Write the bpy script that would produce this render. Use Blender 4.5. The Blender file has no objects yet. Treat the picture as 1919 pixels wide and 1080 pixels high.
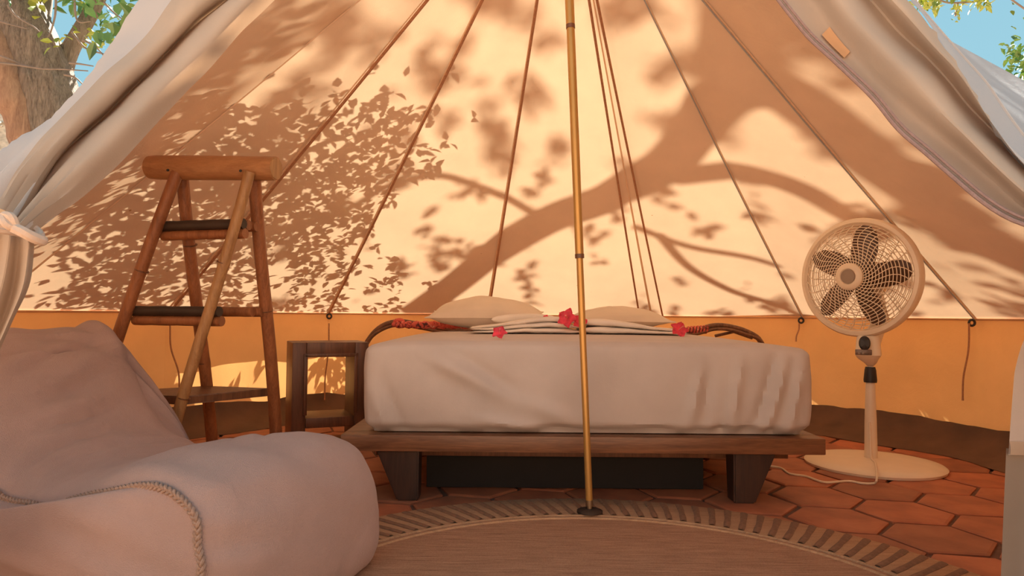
import bpy, bmesh, math, random
from mathutils import Vector, Matrix, noise
from mathutils.bvhtree import BVHTree

S = bpy.context.scene
COL = S.collection
PI = math.pi
R_ = math.radians
V = Vector
random.seed(7)

# ------------------------------------------------------------------ camera
H = 0.72
FPX = 1280.0
cam_d = bpy.data.cameras.new('camera')
cam = bpy.data.objects.new('camera', cam_d)
COL.objects.link(cam)
cam_d.sensor_width = 36.0
cam_d.lens = 36.0 * FPX / 1919.0
cam_d.clip_start = 0.02
cam_d.clip_end = 500
CM = Matrix.Rotation(R_(90 + 2.24), 3, 'X') @ Matrix.Rotation(R_(0.5), 3, 'Z')
cam.matrix_world = Matrix.Translation((0, 0, H)) @ CM.to_4x4()
S.camera = cam

# ------------------------------------------------------------------ world, sun, exposure
SUN = V((-0.10, 0.66, 0.745)).normalized()          # towards the sun: behind the tent
w = bpy.data.worlds.new('world')
S.world = w
w.use_nodes = True
wn = w.node_tree.nodes
wl = w.node_tree.links
bg = wn['Background']
geo = wn.new('ShaderNodeTexCoord')
sep = wn.new('ShaderNodeSeparateXYZ')
ramp = wn.new('ShaderNodeValToRGB')
ramp.color_ramp.elements[0].position = 0.0
ramp.color_ramp.elements[0].color = (0.42, 0.73, 0.82, 1)
ramp.color_ramp.elements[1].position = 0.75
ramp.color_ramp.elements[1].color = (0.26, 0.56, 0.76, 1)
wl.new(geo.outputs['Generated'], sep.inputs[0])
wl.new(sep.outputs['Z'], ramp.inputs[0])
wl.new(ramp.outputs['Color'], bg.inputs['Color'])
bg.inputs['Strength'].default_value = 0.305

sun_d = bpy.data.lights.new('sun', 'SUN')
sun = bpy.data.objects.new('sun', sun_d)
COL.objects.link(sun)
sun_d.energy = 17.0
sun_d.angle = R_(0.55)
sun_d.color = (1.0, 0.93, 0.80)
sun.rotation_euler = SUN.to_track_quat('Z', 'Y').to_euler()

vs = S.view_settings
vs.view_transform = 'Standard'
vs.look = 'None'
vs.exposure = 1.66
vs.gamma = 1.0
vs.use_curve_mapping = False
S.cycles.max_bounces = 14
S.cycles.diffuse_bounces = 8
S.cycles.transmission_bounces = 8
S.cycles.sample_clamp_indirect = 6.0


# ------------------------------------------------------------------ pixel helpers (1919 x 1080)
def ray(px, py):
    return CM @ V(((px - 959.5) / FPX, -(py - 540.0) / FPX, -1.0))


def P(px, py, d):
    r = ray(px, py)
    return V((0, 0, H)) + r * (d / r.y)


def F(px, py, z=0.0):
    r = ray(px, py)
    return V((0, 0, H)) + r * ((z - H) / r.z)


# ------------------------------------------------------------------ object helpers
def link(o):
    COL.objects.link(o)
    return o


def tag(o, label=None, cat=None, group=None, kind=None):
    if label: o['label'] = label
    if cat: o['category'] = cat
    if group: o['group'] = group
    if kind: o['kind'] = kind
    return o


def thing(name, loc, label=None, cat=None, group=None, kind=None):
    o = bpy.data.objects.new(name, None)
    o.empty_display_size = 0.05
    o.location = loc
    link(o)
    return tag(o, label, cat, group, kind)


def mobj(name, verts, faces, mat, parent=None, smooth=True, kind=None, label=None, face_to=None):
    """one mesh object; vertices are given in world coordinates"""
    m = bpy.data.meshes.new(name)
    m.from_pydata([tuple(v) for v in verts], [], faces)
    m.validate()
    m.update()
    bm = bmesh.new(); bm.from_mesh(m)
    bmesh.ops.recalc_face_normals(bm, faces=bm.faces)
    if face_to is not None:                      # front of the cloth looks along face_to
        acc_ = V((0, 0, 0))
        for f in bm.faces: acc_ += f.normal * f.calc_area()
        if acc_.dot(V(face_to)) < 0: bmesh.ops.reverse_faces(bm, faces=bm.faces)
    bm.to_mesh(m); bm.free()
    if smooth:
        m.polygons.foreach_set('use_smooth', [True] * len(m.polygons))
        try:
            m.set_sharp_from_angle(angle=R_(42))
        except Exception:
            pass
    m.materials.append(mat)
    o = bpy.data.objects.new(name, m)
    link(o)
    if parent is not None:
        o.parent = parent
        off = V((0, 0, 0))
        p = parent
        while p is not None:
            off += p.location
            p = p.parent
        o.location = -off
    if kind: o['kind'] = kind
    if label: o['label'] = label
    return o


class MB:
    """collects vertices and faces of one mesh"""
    def __init__(s):
        s.v = []; s.f = []

    def add(s, vs_, fs):
        b = len(s.v)
        s.v += [V(x) for x in vs_]
        s.f += [tuple(i + b for i in f) for f in fs]

    def build(s, name, mat, parent=None, **k):
        return mobj(name, s.v, s.f, mat, parent, **k)

    def box(s, c, sx, sy, sz, rz=0.0, bev=0.006, rot=None):
        """bevelled box"""
        bm = bmesh.new()
        bmesh.ops.create_cube(bm, size=1.0)
        for v in bm.verts:
            v.co = V((v.co.x * sx, v.co.y * sy, v.co.z * sz))
        if bev > 0:
            bmesh.ops.bevel(bm, geom=list(bm.edges), offset=bev, segments=2, affect='EDGES', profile=0.6)
        M = rot if rot is not None else Matrix.Rotation(rz, 3, 'Z')
        bm.verts.index_update()
        s.add([M @ v.co + V(c) for v in bm.verts], [[v.index for v in f.verts] for f in bm.faces])
        bm.free()

    def tube(s, pts, rad, n=10, caps=True, closed=False):
        pts = [V(p) for p in pts]
        if not hasattr(rad, '__len__'):
            rad = [rad] * len(pts)
        m = len(pts)
        tang = []
        for i in range(m):
            if closed:
                t = pts[(i + 1) % m] - pts[i - 1]
            else:
                t = pts[min(i + 1, m - 1)] - pts[max(i - 1, 0)]
            tang.append(t.normalized())
        up = V((0, 0, 1)) if abs(tang[0].z) < 0.9 else V((1, 0, 0))
        u = tang[0].cross(up).normalized()
        vv = []
        for i in range(m):
            t = tang[i]
            u = (u - t * u.dot(t))
            u = u.normalized() if u.length > 1e-6 else t.orthogonal().normalized()
            b = t.cross(u)
            for k in range(n):
                a = 2 * PI * k / n
                vv.append(pts[i] + (u * math.cos(a) + b * math.sin(a)) * rad[i])
        ff = []
        for i in range(m if closed else m - 1):
            j = (i + 1) % m
            for k in range(n):
                l = (k + 1) % n
                ff.append((i * n + k, i * n + l, j * n + l, j * n + k))
        if caps and not closed:
            ff.append(tuple(range(n - 1, -1, -1)))
            ff.append(tuple((m - 1) * n + k for k in range(n)))
        s.add(vv, ff)

    def lathe(s, prof, c, n=32, M=None, sx=1.0, sy=1.0, caps=True):
        """prof: list of (radius, height) around local z through c"""
        c = V(c)
        M = M or Matrix.Identity(3)
        vv = []
        for r, h in prof:
            for k in range(n):
                a = 2 * PI * k / n
                vv.append(c + M @ V((r * math.cos(a) * sx, r * math.sin(a) * sy, h)))
        ff = []
        for i in range(len(prof) - 1):
            for k in range(n):
                l = (k + 1) % n
                ff.append((i * n + k, i * n + l, (i + 1) * n + l, (i + 1) * n + k))
        if caps and prof[0][0] > 1e-5: ff.append(tuple(range(n - 1, -1, -1)))
        if caps and prof[-1][0] > 1e-5: ff.append(tuple((len(prof) - 1) * n + k for k in range(n)))
        s.add(vv, ff)

    def grid(s, rows, closed_u=False):
        n = len(rows[0])
        vv = [p for r in rows for p in r]
        ff = []
        for i in range(len(rows) - 1):
            for k in range(n if closed_u else n - 1):
                l = (k + 1) % n
                ff.append((i * n + k, i * n + l, (i + 1) * n + l, (i + 1) * n + k))
        s.add(vv, ff)


def cr(pts, n):
    """Catmull-Rom resample of a list of Vectors"""
    pts = [V(p) for p in pts]
    q = [pts[0] * 2 - pts[1]] + pts + [pts[-1] * 2 - pts[-2]]
    out = []
    for i in range(1, len(q) - 2):
        for k in range(n):
            t = k / n
            a, b, c, d = q[i - 1], q[i], q[i + 1], q[i + 2]
            out.append(0.5 * ((2 * b) + (c - a) * t + (2 * a - 5 * b + 4 * c - d) * t * t + (3 * b - a - 3 * c + d) * t ** 3))
    out.append(pts[-1])
    return out


def fbm(p, o=3):
    return noise.fractal(p, 1.0, 2.0, o, noise_basis='PERLIN_ORIGINAL')


def sm(a, b, x):
    t = max(0.0, min(1.0, (x - a) / (b - a)))
    return t * t * (3 - 2 * t)


# ------------------------------------------------------------------ materials
def new_mat(name):
    m = bpy.data.materials.new(name)
    m.use_nodes = True
    return m, m.node_tree.nodes, m.node_tree.links, m.node_tree.nodes['Principled BSDF']


def coords(nt, scale=(1, 1, 1), kind='Object', rot=(0, 0, 0)):
    tc = nt.nodes.new('ShaderNodeTexCoord')
    mp = nt.nodes.new('ShaderNodeMapping')
    mp.inputs['Scale'].default_value = scale
    mp.inputs['Rotation'].default_value = rot
    nt.links.new(tc.outputs[kind], mp.inputs['Vector'])
    return mp.outputs['Vector']


def nz(nt, vec, scale, detail=4, rough=0.55, dist=0.0):
    n = nt.nodes.new('ShaderNodeTexNoise')
    n.inputs['Scale'].default_value = scale
    n.inputs['Detail'].default_value = detail
    n.inputs['Roughness'].default_value = rough
    n.inputs['Distortion'].default_value = dist
    nt.links.new(vec, n.inputs['Vector'])
    return n.outputs['Fac']


def rmp(nt, fac, stops):
    r = nt.nodes.new('ShaderNodeValToRGB')
    e = r.color_ramp.elements
    while len(e) < len(stops): e.new(0.5)
    for i, (p, c) in enumerate(stops):
        e[i].position = p
        e[i].color = (*c, 1)
    nt.links.new(fac, r.inputs[0])
    return r.outputs['Color']


def bump(nt, h, strength, dist=0.01):
    b = nt.nodes.new('ShaderNodeBump')
    b.inputs['Strength'].default_value = strength
    b.inputs['Distance'].default_value = dist
    nt.links.new(h, b.inputs['Height'])
    return b.outputs['Normal']


def mixc(c, k):
    return tuple(max(0, x * k) for x in c)


def plain(name, c, rough=0.5, metal=0.0, var=0.12, scale=12, bumps=0.0, bscale=60, stretch=(1, 1, 1)):
    m, N, L, b = new_mat(name)
    nt = m.node_tree
    vec = coords(nt, stretch)
    f = nz(nt, vec, scale)
    L.new(rmp(nt, f, [(0.3, mixc(c, 1 - var)), (0.7, mixc(c, 1 + var))]), b.inputs['Base Color'])
    b.inputs['Roughness'].default_value = rough
    b.inputs['Metallic'].default_value = metal
    if bumps:
        L.new(bump(nt, nz(nt, vec, bscale), bumps, 0.004), b.inputs['Normal'])
    return m


def wood(name, c1, c2, rough=0.5, stretch=(3, 3, 0.4), scale=9, bumps=0.15):
    m, N, L, b = new_mat(name)
    nt = m.node_tree
    vec = coords(nt, stretch)
    f = nz(nt, vec, scale, 6, 0.6, 1.2)
    f2 = nz(nt, vec, scale * 7, 3)
    mx = N.new('ShaderNodeMix'); mx.inputs[0].default_value = 0.3
    L.new(f, mx.inputs[2]); L.new(f2, mx.inputs[3])
    L.new(rmp(nt, mx.outputs[0], [(0.32, c1), (0.66, c2)]), b.inputs['Base Color'])
    b.inputs['Roughness'].default_value = rough
    L.new(bump(nt, mx.outputs[0], bumps, 0.004), b.inputs['Normal'])
    return m


def canvas(name, refl, trans, mix=0.25, wr=0.25, spots=True, outer=None):
    """cloth sheet: reflects and lets light through"""
    m = bpy.data.materials.new(name)
    m.use_nodes = True
    nt = m.node_tree; N = nt.nodes; L = nt.links
    N.clear()
    out = N.new('ShaderNodeOutputMaterial')
    d = N.new('ShaderNodeBsdfDiffuse')
    t = N.new('ShaderNodeBsdfTranslucent')
    ms = N.new('ShaderNodeMixShader')
    ms.inputs[0].default_value = mix
    vec = coords(nt)
    f = nz(nt, vec, 3.0, 5)
    weave = nz(nt, vec, 260, 2)
    mid = nz(nt, coords(nt, (1, 1, 1)), 7, 4, 0.5, 0.6)
    if spots:
        stain = nz(nt, vec, 22, 2)
        srm = rmp(nt, stain, [(0.20, (0.6, 0.47, 0.3)), (0.23, (1, 1, 1))])
    cr_ = rmp(nt, f, [(0.3, mixc(refl, 0.93)), (0.7, mixc(refl, 1.05))])
    if outer:
        gm_ = N.new('ShaderNodeNewGeometry')
        om = N.new('ShaderNodeMix'); om.data_type = 'RGBA'
        L.new(gm_.outputs['Backfacing'], om.inputs[0])
        om.inputs[6].default_value = (*outer, 1)
        L.new(cr_, om.inputs[7])
        cr_ = om.outputs[2]
    ct = rmp(nt, f, [(0.3, mixc(trans, 0.92)), (0.7, mixc(trans, 1.05))])
    if spots:
        for src, dst in ((cr_, d), (ct, t)):
            mm = N.new('ShaderNodeMix'); mm.data_type = 'RGBA'; mm.blend_type = 'MULTIPLY'
            mm.inputs[0].default_value = 1.0
            L.new(src, mm.inputs[6]); L.new(srm, mm.inputs[7])
            L.new(mm.outputs[2], dst.inputs['Color'])
    else:
        L.new(cr_, d.inputs['Color']); L.new(ct, t.inputs['Color'])
    mx = N.new('ShaderNodeMix'); mx.inputs[0].default_value = 0.12
    L.new(mid, mx.inputs[2]); L.new(weave, mx.inputs[3])
    nb = bump(nt, mx.outputs[0], wr, 0.02)
    L.new(nb, d.inputs['Normal']); L.new(nb, t.inputs['Normal'])
    L.new(d.outputs[0], ms.inputs[1]); L.new(t.outputs[0], ms.inputs[2])
    L.new(ms.outputs[0], out.inputs['Surface'])
    return m


def cloth(name, c, rough=0.9, var=0.07, weave=500, wb=0.25, sheen=0.15, fold=0.2):
    m, N, L, b = new_mat(name)
    nt = m.node_tree
    vec = coords(nt)
    f = nz(nt, vec, 5)
    L.new(rmp(nt, f, [(0.3, mixc(c, 1 - var)), (0.7, mixc(c, 1 + var))]), b.inputs['Base Color'])
    b.inputs['Roughness'].default_value = rough
    b.inputs['Sheen Weight'].default_value = sheen
    mx = N.new('ShaderNodeMix'); mx.inputs[0].default_value = wb
    L.new(nz(nt, vec, 14, 4, 0.5, 0.8), mx.inputs[2]); L.new(nz(nt, vec, weave, 2), mx.inputs[3])
    L.new(bump(nt, mx.outputs[0], fold, 0.015), b.inputs['Normal'])
    return m


M = {}
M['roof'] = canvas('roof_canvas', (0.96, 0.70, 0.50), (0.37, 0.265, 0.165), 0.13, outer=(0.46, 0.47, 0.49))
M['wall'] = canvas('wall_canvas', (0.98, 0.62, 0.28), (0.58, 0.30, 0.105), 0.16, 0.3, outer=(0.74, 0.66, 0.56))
M['flap'] = canvas('flap_canvas', (0.54, 0.43, 0.34), (0.42, 0.25, 0.14), 0.15, 0.12, spots=False, outer=(0.62, 0.57, 0.54))
M['seam'] = canvas('seam_tape', (0.74, 0.42, 0.22), (0.62, 0.36, 0.16), 0.15, 0.1, spots=False)
M['skirt'] = plain('brown_groundsheet', (0.13, 0.065, 0.035), 0.75, var=0.25, scale=5, bumps=0.4, bscale=14)
M['grout'] = plain('grout', (0.16, 0.075, 0.045), 0.95, var=0.2, scale=30, bumps=0.4)
M['sand'] = plain('sandy_ground', (0.19, 0.12, 0.078), 0.95, var=0.2, scale=3, bumps=0.5)
M['grey_flap'] = plain('grey_mud_flap', (0.30, 0.25, 0.21), 0.8, var=0.08, scale=4, bumps=0.1)
M['cord'] = plain('cotton_cord', (0.44, 0.21, 0.11), 0.9, var=0.15, scale=80, bumps=0.5, bscale=200)
M['palecord'] = plain('pale_cord', (0.72, 0.42, 0.26), 0.9, var=0.1, scale=80)
M['tie'] = plain('tie_band', (0.62, 0.47, 0.37), 0.9, var=0.1, scale=40, bumps=0.3, bscale=200)
M['dark'] = plain('dark_rubber', (0.025, 0.02, 0.018), 0.5)
M['brass'] = plain('golden_pole', (0.50, 0.27, 0.075), 0.32, metal=0.45, var=0.12, scale=7, stretch=(1, 1, 0.3))
M['steel'] = plain('pole_steel', (0.35, 0.25, 0.16), 0.35, metal=0.9)
M['zip'] = plain('mauve_zip', (0.36, 0.23, 0.20), 0.8, var=0.1, scale=60, bumps=0.5, bscale=300)
M['bamboo'] = wood('bamboo_amber', (0.17, 0.055, 0.020), (0.37, 0.135, 0.050), 0.45, (6, 6, 0.5), 6)
M['bamboo_light'] = wood('bamboo_straw', (0.26, 0.12, 0.045), (0.47, 0.25, 0.10), 0.45, (6, 6, 0.5), 6)
M['bamboo_log'] = wood('bamboo_log', (0.30, 0.12, 0.045), (0.50, 0.24, 0.10), 0.45, (0.6, 6, 6), 5)
M['bamboo_dark'] = plain('shade_dark_bamboo', (0.04, 0.022, 0.014), 0.55, var=0.35, scale=14, stretch=(0.5, 1, 1))  # shade of the front rungs put into the colour; foot plate shares it
M['bed_shade'] = plain('underbed_shade', (0.012, 0.009, 0.008), 0.9)  # near-black colour standing in for the shade under the bed
M['darkleg'] = wood('dark_teak', (0.022, 0.009, 0.006), (0.062, 0.024, 0.013), 0.45, (3.5, 3.5, 0.35), 8)
M['oak'] = wood('brown_teak', (0.075, 0.028, 0.013), (0.20, 0.08, 0.035), 0.42, (3.5, 3.5, 0.35), 8)
M['bedwood'] = wood('teak_plank', (0.10, 0.036, 0.016), (0.27, 0.11, 0.048), 0.4, (0.35, 4, 5), 8)
M['sheet'] = cloth('white_sheet', (0.54, 0.45, 0.40), fold=0.15)
M['pillow'] = cloth('pillow_cotton', (0.72, 0.61, 0.49), fold=0.25)
M['towel'] = cloth('white_towel', (0.82, 0.75, 0.67), weave=700, wb=0.5, fold=0.25)
M['bag'] = cloth('oatmeal_linen', (0.42, 0.275, 0.235), weave=420, wb=0.3, fold=0.6)
M['piping'] = plain('braided_piping', (0.36, 0.23, 0.17), 0.9, var=0.2, scale=120, bumps=0.4, bscale=300)
M['fan'] = plain('cream_plastic', (0.84, 0.70, 0.53), 0.38, var=0.03)
M['blade'] = plain('brown_fan_blade', (0.10, 0.045, 0.022), 0.35, var=0.05)
M['grey_badge'] = plain('grey_badge', (0.32, 0.24, 0.18), 0.45)
M['panel'] = plain('control_panel', (0.16, 0.09, 0.06), 0.3, var=0.4, scale=70)
M['cane'] = wood('brown_cane', (0.09, 0.035, 0.018), (0.25, 0.11, 0.05), 0.5, (2, 2, 2), 14)
M['petal'] = plain('pink_petal', (0.72, 0.05, 0.085), 0.6, var=0.25, scale=40)
M['stamen'] = plain('yellow_stamen', (0.75, 0.25, 0.2), 0.6)
M['leaf'] = plain('green_leaf', (0.10, 0.19, 0.035), 0.55, var=0.4, scale=4)
M['leaf_young'] = plain('yellow_leaf', (0.22, 0.27, 0.035), 0.55, var=0.3, scale=4)
M['leaf_dark'] = plain('deep_green_leaf', (0.06, 0.16, 0.04), 0.5, var=0.3, scale=4)
M['straw'] = plain('dry_straw', (0.62, 0.53, 0.43), 0.9, var=0.3, scale=20)
M['twig'] = plain('grey_twig', (0.20, 0.15, 0.12), 0.9, var=0.2)
M['deadwood'] = wood('bare_heartwood', (0.17, 0.085, 0.05), (0.34, 0.20, 0.12), 0.8, (4, 4, 0.6), 6, 0.4)


def make_bark():
    m, N, L, b = new_mat('ridged_bark')
    nt = m.node_tree
    vec = coords(nt, (7, 7, 1.0), rot=(0, R_(-18), 0))
    f = nz(nt, vec, 3.5, 6, 0.65, 0.8)
    f2 = nz(nt, vec, 16, 4)
    mx = N.new('ShaderNodeMix'); mx.inputs[0].default_value = 0.4
    L.new(f, mx.inputs[2]); L.new(f2, mx.inputs[3])
    L.new(rmp(nt, mx.outputs[0], [(0.35, (0.10, 0.068, 0.048)), (0.62, (0.30, 0.225, 0.17))]), b.inputs['Base Color'])
    b.inputs['Roughness'].default_value = 0.95
    L.new(bump(nt, mx.outputs[0], 0.9, 0.05), b.inputs['Normal'])
    return m


M['bark'] = make_bark()


def make_tile():
    m, N, L, b = new_mat('terracotta_tile')
    nt = m.node_tree
    oi = N.new('ShaderNodeObjectInfo')
    vec = coords(nt)
    f = nz(nt, vec, 6, 5)
    f2 = nz(nt, vec, 45, 3)
    c1 = rmp(nt, f, [(0.28, (0.28, 0.085, 0.042)), (0.55, (0.44, 0.145, 0.066)), (0.75, (0.52, 0.19, 0.09))])
    c2 = rmp(nt, oi.outputs['Random'], [(0.0, (0.80, 0.82, 0.85)), (0.5, (1.0, 0.97, 0.95)), (1.0, (1.15, 1.05, 1.0))])
    mm = N.new('ShaderNodeMix'); mm.data_type = 'RGBA'; mm.blend_type = 'MULTIPLY'; mm.inputs[0].default_value = 1
    L.new(c1, mm.inputs[6]); L.new(c2, mm.inputs[7])
    L.new(mm.outputs[2], b.inputs['Base Color'])
    b.inputs['Roughness'].default_value = 0.62
    mx = N.new('ShaderNodeMix'); mx.inputs[0].default_value = 0.35
    L.new(f, mx.inputs[2]); L.new(f2, mx.inputs[3])
    L.new(bump(nt, mx.outputs[0], 0.25, 0.006), b.inputs['Normal'])
    return m


M['tile'] = make_tile()


def make_rug(border):
    m, N, L, b = new_mat('jute_border' if border else 'jute_centre')
    nt = m.node_tree
    v1 = coords(nt, (0.35, 5.0, 1))
    f = nz(nt, v1, 26, 4, 0.7)
    fine = nz(nt, coords(nt), 320, 2)
    mx = N.new('ShaderNodeMix'); mx.inputs[0].default_value = 0.35
    L.new(f, mx.inputs[2]); L.new(fine, mx.inputs[3])
    if border:
        c = rmp(nt, mx.outputs[0], [(0.32, (0.33, 0.17, 0.085)), (0.65, (0.52, 0.31, 0.17))])
    else:
        c = rmp(nt, mx.outputs[0], [(0.34, (0.24, 0.105, 0.052)), (0.64, (0.47, 0.25, 0.14))])
    L.new(c, b.inputs['Base Color'])
    b.inputs['Roughness'].default_value = 0.95
    L.new(bump(nt, mx.outputs[0], 0.6, 0.006), b.inputs['Normal'])
    return m


M['rug'] = make_rug(False)
M['rug_border'] = make_rug(True)
M['rug_stripe'] = plain('brown_rug_stripe', (0.22, 0.11, 0.06), 0.95, var=0.2, scale=60, bumps=0.5, bscale=300)


def make_red_cloth():
    m, N, L, b = new_mat('red_print_cloth')
    nt = m.node_tree
    f = nz(nt, coords(nt, (1, 1, 1)), 34, 2, 0.5, 1.5)
    L.new(rmp(nt, f, [(0.36, (0.10, 0.03, 0.03)), (0.44, (0.62, 0.10, 0.075)), (0.62, (0.66, 0.14, 0.10)), (0.70, (0.72, 0.42, 0.32))]), b.inputs['Base Color'])
    b.inputs['Roughness'].default_value = 0.9
    L.new(bump(nt, f, 0.4, 0.01), b.inputs['Normal'])
    return m


M['redcloth'] = make_red_cloth()

# ================================================================== THE TENT SHELL
CX, CY = 0.28, 2.51
RR = 2.55
OX, OY = 0.15, 2.75            # centre of the eave ring (the pole stands a little off it)
ZR = 0.72
APEX = P(1054, -322, CY)
DL = V((-1.66, 1.45, ZR))
DR = V((1.25, 1.08, ZR))


def ring_px(px):
    """far hit of the eye-level ray through column px with the eave ring"""
    r = ray(px, 540 + 50 + (px - 959.5) * 0.0087)
    d = V((r.x, r.y)).normalized()
    c = V((OX, OY))
    b = d.dot(c)
    disc = b * b - (c.length_squared - RR * RR)
    t = b + math.sqrt(disc)
    p = d * t
    return V((p.x, p.y, ZR))


ring_pts = [DL, ring_px(-32), ring_px(310), ring_px(613), ring_px(912), ring_px(1221), ring_px(1505), ring_px(1830), V((2.52, 1.95, ZR)), V((2.02, 1.42, ZR)), DR]


def az(p):
    return math.atan2(p.x - CX, p.y - CY)


def ring_at(i, t):
    """point on the eave between ring point i and i+1 (chord slightly bowed out)"""
    a, b = ring_pts[i], ring_pts[i + 1]
    p = a.lerp(b, t)
    ca = math.acos(max(-1, min(1, (V((a.x - CX, a.y - CY)).normalized()).dot(V((b.x - CX, b.y - CY)).normalized()))))
    bow = RR * (1 - math.cos(ca / 2)) * 0.55 * (1 - (2 * t - 1) ** 2)
    n = V((p.x - CX, p.y - CY, 0)).normalized()
    return p + n * bow


seam_path = {}
ceiling = thing('ceiling', (CX, CY, 0), 'cream canvas roof of the bell tent dappled by leaf shadows', kind='structure')
NU, NV = 22, 34
bv, bf = [], []
panels = []
for i in range(len(ring_pts) - 1):
    rows = []
    for j in range(NV + 1):
        s = j / NV
        row = []
        for k in range(NU + 1):
            t = k / NU
            e = ring_at(i, t)
            p = e.lerp(APEX, s)
            # slack: cloth hangs between the seams and along its length
            hang = -0.045 * math.sin(PI * s) * (0.35 + 0.65 * (1 - (2 * t - 1) ** 2)) * (1 - s * 0.5)
            p = p + V((0, 0, hang))
            wv = 0.012 * fbm(V((p.x * 2.1, p.y * 2.1, p.z * 2.1 + i)), 3) * math.sin(PI * min(1, s * 1.1)) * (1 - abs(2 * t - 1) ** 3)
            n = V((p.x - CX, p.y - CY, 1.2)).normalized()
            row.append(p + n * wv)
        rows.append(row)
    mb = MB(); mb.grid(rows)
    pm_ = ring_at(i, 0.5)
    mb.build('roof_panel', M['roof'], ceiling, face_to=(pm_.x - CX, pm_.y - CY, 2.0))
    b0 = len(bv)
    bv += mb.v
    bf += [tuple(x + b0 for x in f) for f in mb.f]
    # seam tape running on the inside of the joint
    if i > 0:
        inn = V((CX - ring_pts[i].x, CY - ring_pts[i].y, -1.0)).normalized() * 0.005
        side = V((ring_pts[i].y - CY, -(ring_pts[i].x - CX), 0)).normalized()
        sb = MB()
        rws = []
        for j in range(NV + 1):
            c = rows[j][0]
            wd = 0.008 * (1 - j / NV * 0.7)
            rws.append([c + side * wd + inn, c + inn * 1.8, c - side * wd + inn])
        sb.grid(rws)
        seam_path[i] = [r[1] + inn * 2.0 for r in rws]
        sb.build('seam', M['roof'], ceiling, face_to=(ring_pts[i].x - CX, ring_pts[i].y - CY, 1.0))
BVH = BVHTree.FromPolygons(bv, bf)
# eave: a short valance hanging outside, pulled out by the guy lines
eb = MB()
rows = [[], [], []]
for i in range(len(ring_pts) - 1):
    for k in range(13):
        if k == 12 and i < len(ring_pts) - 2: continue
        p = ring_at(i, k / 12)
        n = V((p.x - CX, p.y - CY, 0)).normalized()
        rows[0].append(p + V((0, 0, 0.002)))
        rows[1].append(p + n * 0.10 + V((0, 0, -0.035)))
        rows[2].append(p + n * 0.17 + V((0, 0, -0.10)))
eb.grid(rows)
eb.build('eave', M['roof'], ceiling, face_to=(0, 0, 1))


def canvas_hit(px, py):
    r = ray(px, py).normalized()
    h = BVH.ray_cast(V((0, 0, H)) + r * 1.2, r)
    return h[0]


# ---- walls
def wall(name, secs, label):
    root = thing(name, (CX, CY, 0), label, kind='structure')
    for i in secs:
        rows = []
        n_, m_ = 26, 14
        for j in range(m_ + 1):
            s = j / m_
            row = []
            for k in range(n_ + 1):
                t = k / n_
                p = ring_at(i, t)
                n = V((p.x - CX, p.y - CY, 0)).normalized()
                pull = 0.0
                if i == 6: pull = 0.05 * math.exp(-(t / 0.10) ** 2)      # cloth pinched up at the hook
                if i == 5: pull = 0.05 * math.exp(-((1 - t) / 0.28) ** 2)
                z = (ZR + pull) * (1 - s) + 0.015 * s
                out = -0.012 * (1 - s)
                wob = 0.030 * fbm(V((p.x * 2.2 + 3, p.y * 2.2, z * 1.3)), 2) * math.sin(PI * s)
                wob += 0.010 * math.sin(t * 19 + z * 6) * s * math.sin(PI * t)
                row.append(V((p.x, p.y, z)) + n * (out + wob + 0.03 * s * (1 - s)))
            rows.append(row)
        mb = MB(); mb.grid(rows)
        pm_ = ring_at(i, 0.5)
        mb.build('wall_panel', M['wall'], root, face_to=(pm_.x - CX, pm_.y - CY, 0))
    # hem where roof and wall join
    hb = MB()
    pts = []
    for i in secs:
        for k in range(13):
            p = ring_at(i, k / 12)
            n = V((p.x - CX, p.y - CY, 0)).normalized()
            pts.append(V((p.x, p.y, ZR - 0.004)) - n * 0.014)
    hb.tube(pts, 0.006, 6)
    hb.build('hem', M['seam'], root)
    return root


wall('wall_left', [0, 1, 2], 'orange canvas wall behind the bamboo ladder')
wall('wall_back', [3, 4], 'orange canvas wall behind the bed')
wall('wall_right', [5, 6, 7, 8, 9], 'orange canvas wall behind the pedestal fan')


# ---- brown groundsheet edge folded up inside the wall
def base(name, secs, label):
    rows = [[] for _ in range(6)]
    for i in secs:
        for k in range(25):
            if k == 24 and i != secs[-1]: continue
            p = ring_at(i, k / 24)
            n = V((p.x - CX, p.y - CY, 0)).normalized()
            q = fbm(V((p.x * 2.3, p.y * 2.3, 4)), 3)
            q2 = fbm(V((p.x * 5, p.y * 5, 9)), 3)
            h = 0.155 + 0.03 * q
            rows[0].append(p.xyz * 1.0 - n * 0.03 + V((0, 0, h - ZR)))
            rows[1].append(p - n * (0.045 + 0.015 * q2) + V((0, 0, h * 0.8 - ZR)))
            rows[2].append(p - n * (0.075 + 0.03 * q2) + V((0, 0, h * 0.5 - ZR)))
            rows[3].append(p - n * (0.18 + 0.03 * q) + V((0, 0, 0.035 + 0.02 * q2 - ZR)))
            rows[4].append(p - n * (0.26 + 0.04 * q) + V((0, 0, 0.012 - ZR)))
            rows[5].append(p - n * (0.285 + 0.05 * q) + V((0, 0, 0.003 - ZR)))
    mb = MB(); mb.grid(rows)
    o = mb.build(name, M['skirt'], None)
    tag(o, label, kind='structure')
    return o


base('baseboard_left', [0, 1, 2], 'brown groundsheet edge under the left canvas wall')
base('baseboard_back', [3, 4], 'brown groundsheet edge behind the bed')
base('baseboard_right', [5, 6, 7, 8, 9], 'brown groundsheet edge behind the fan base')

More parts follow.
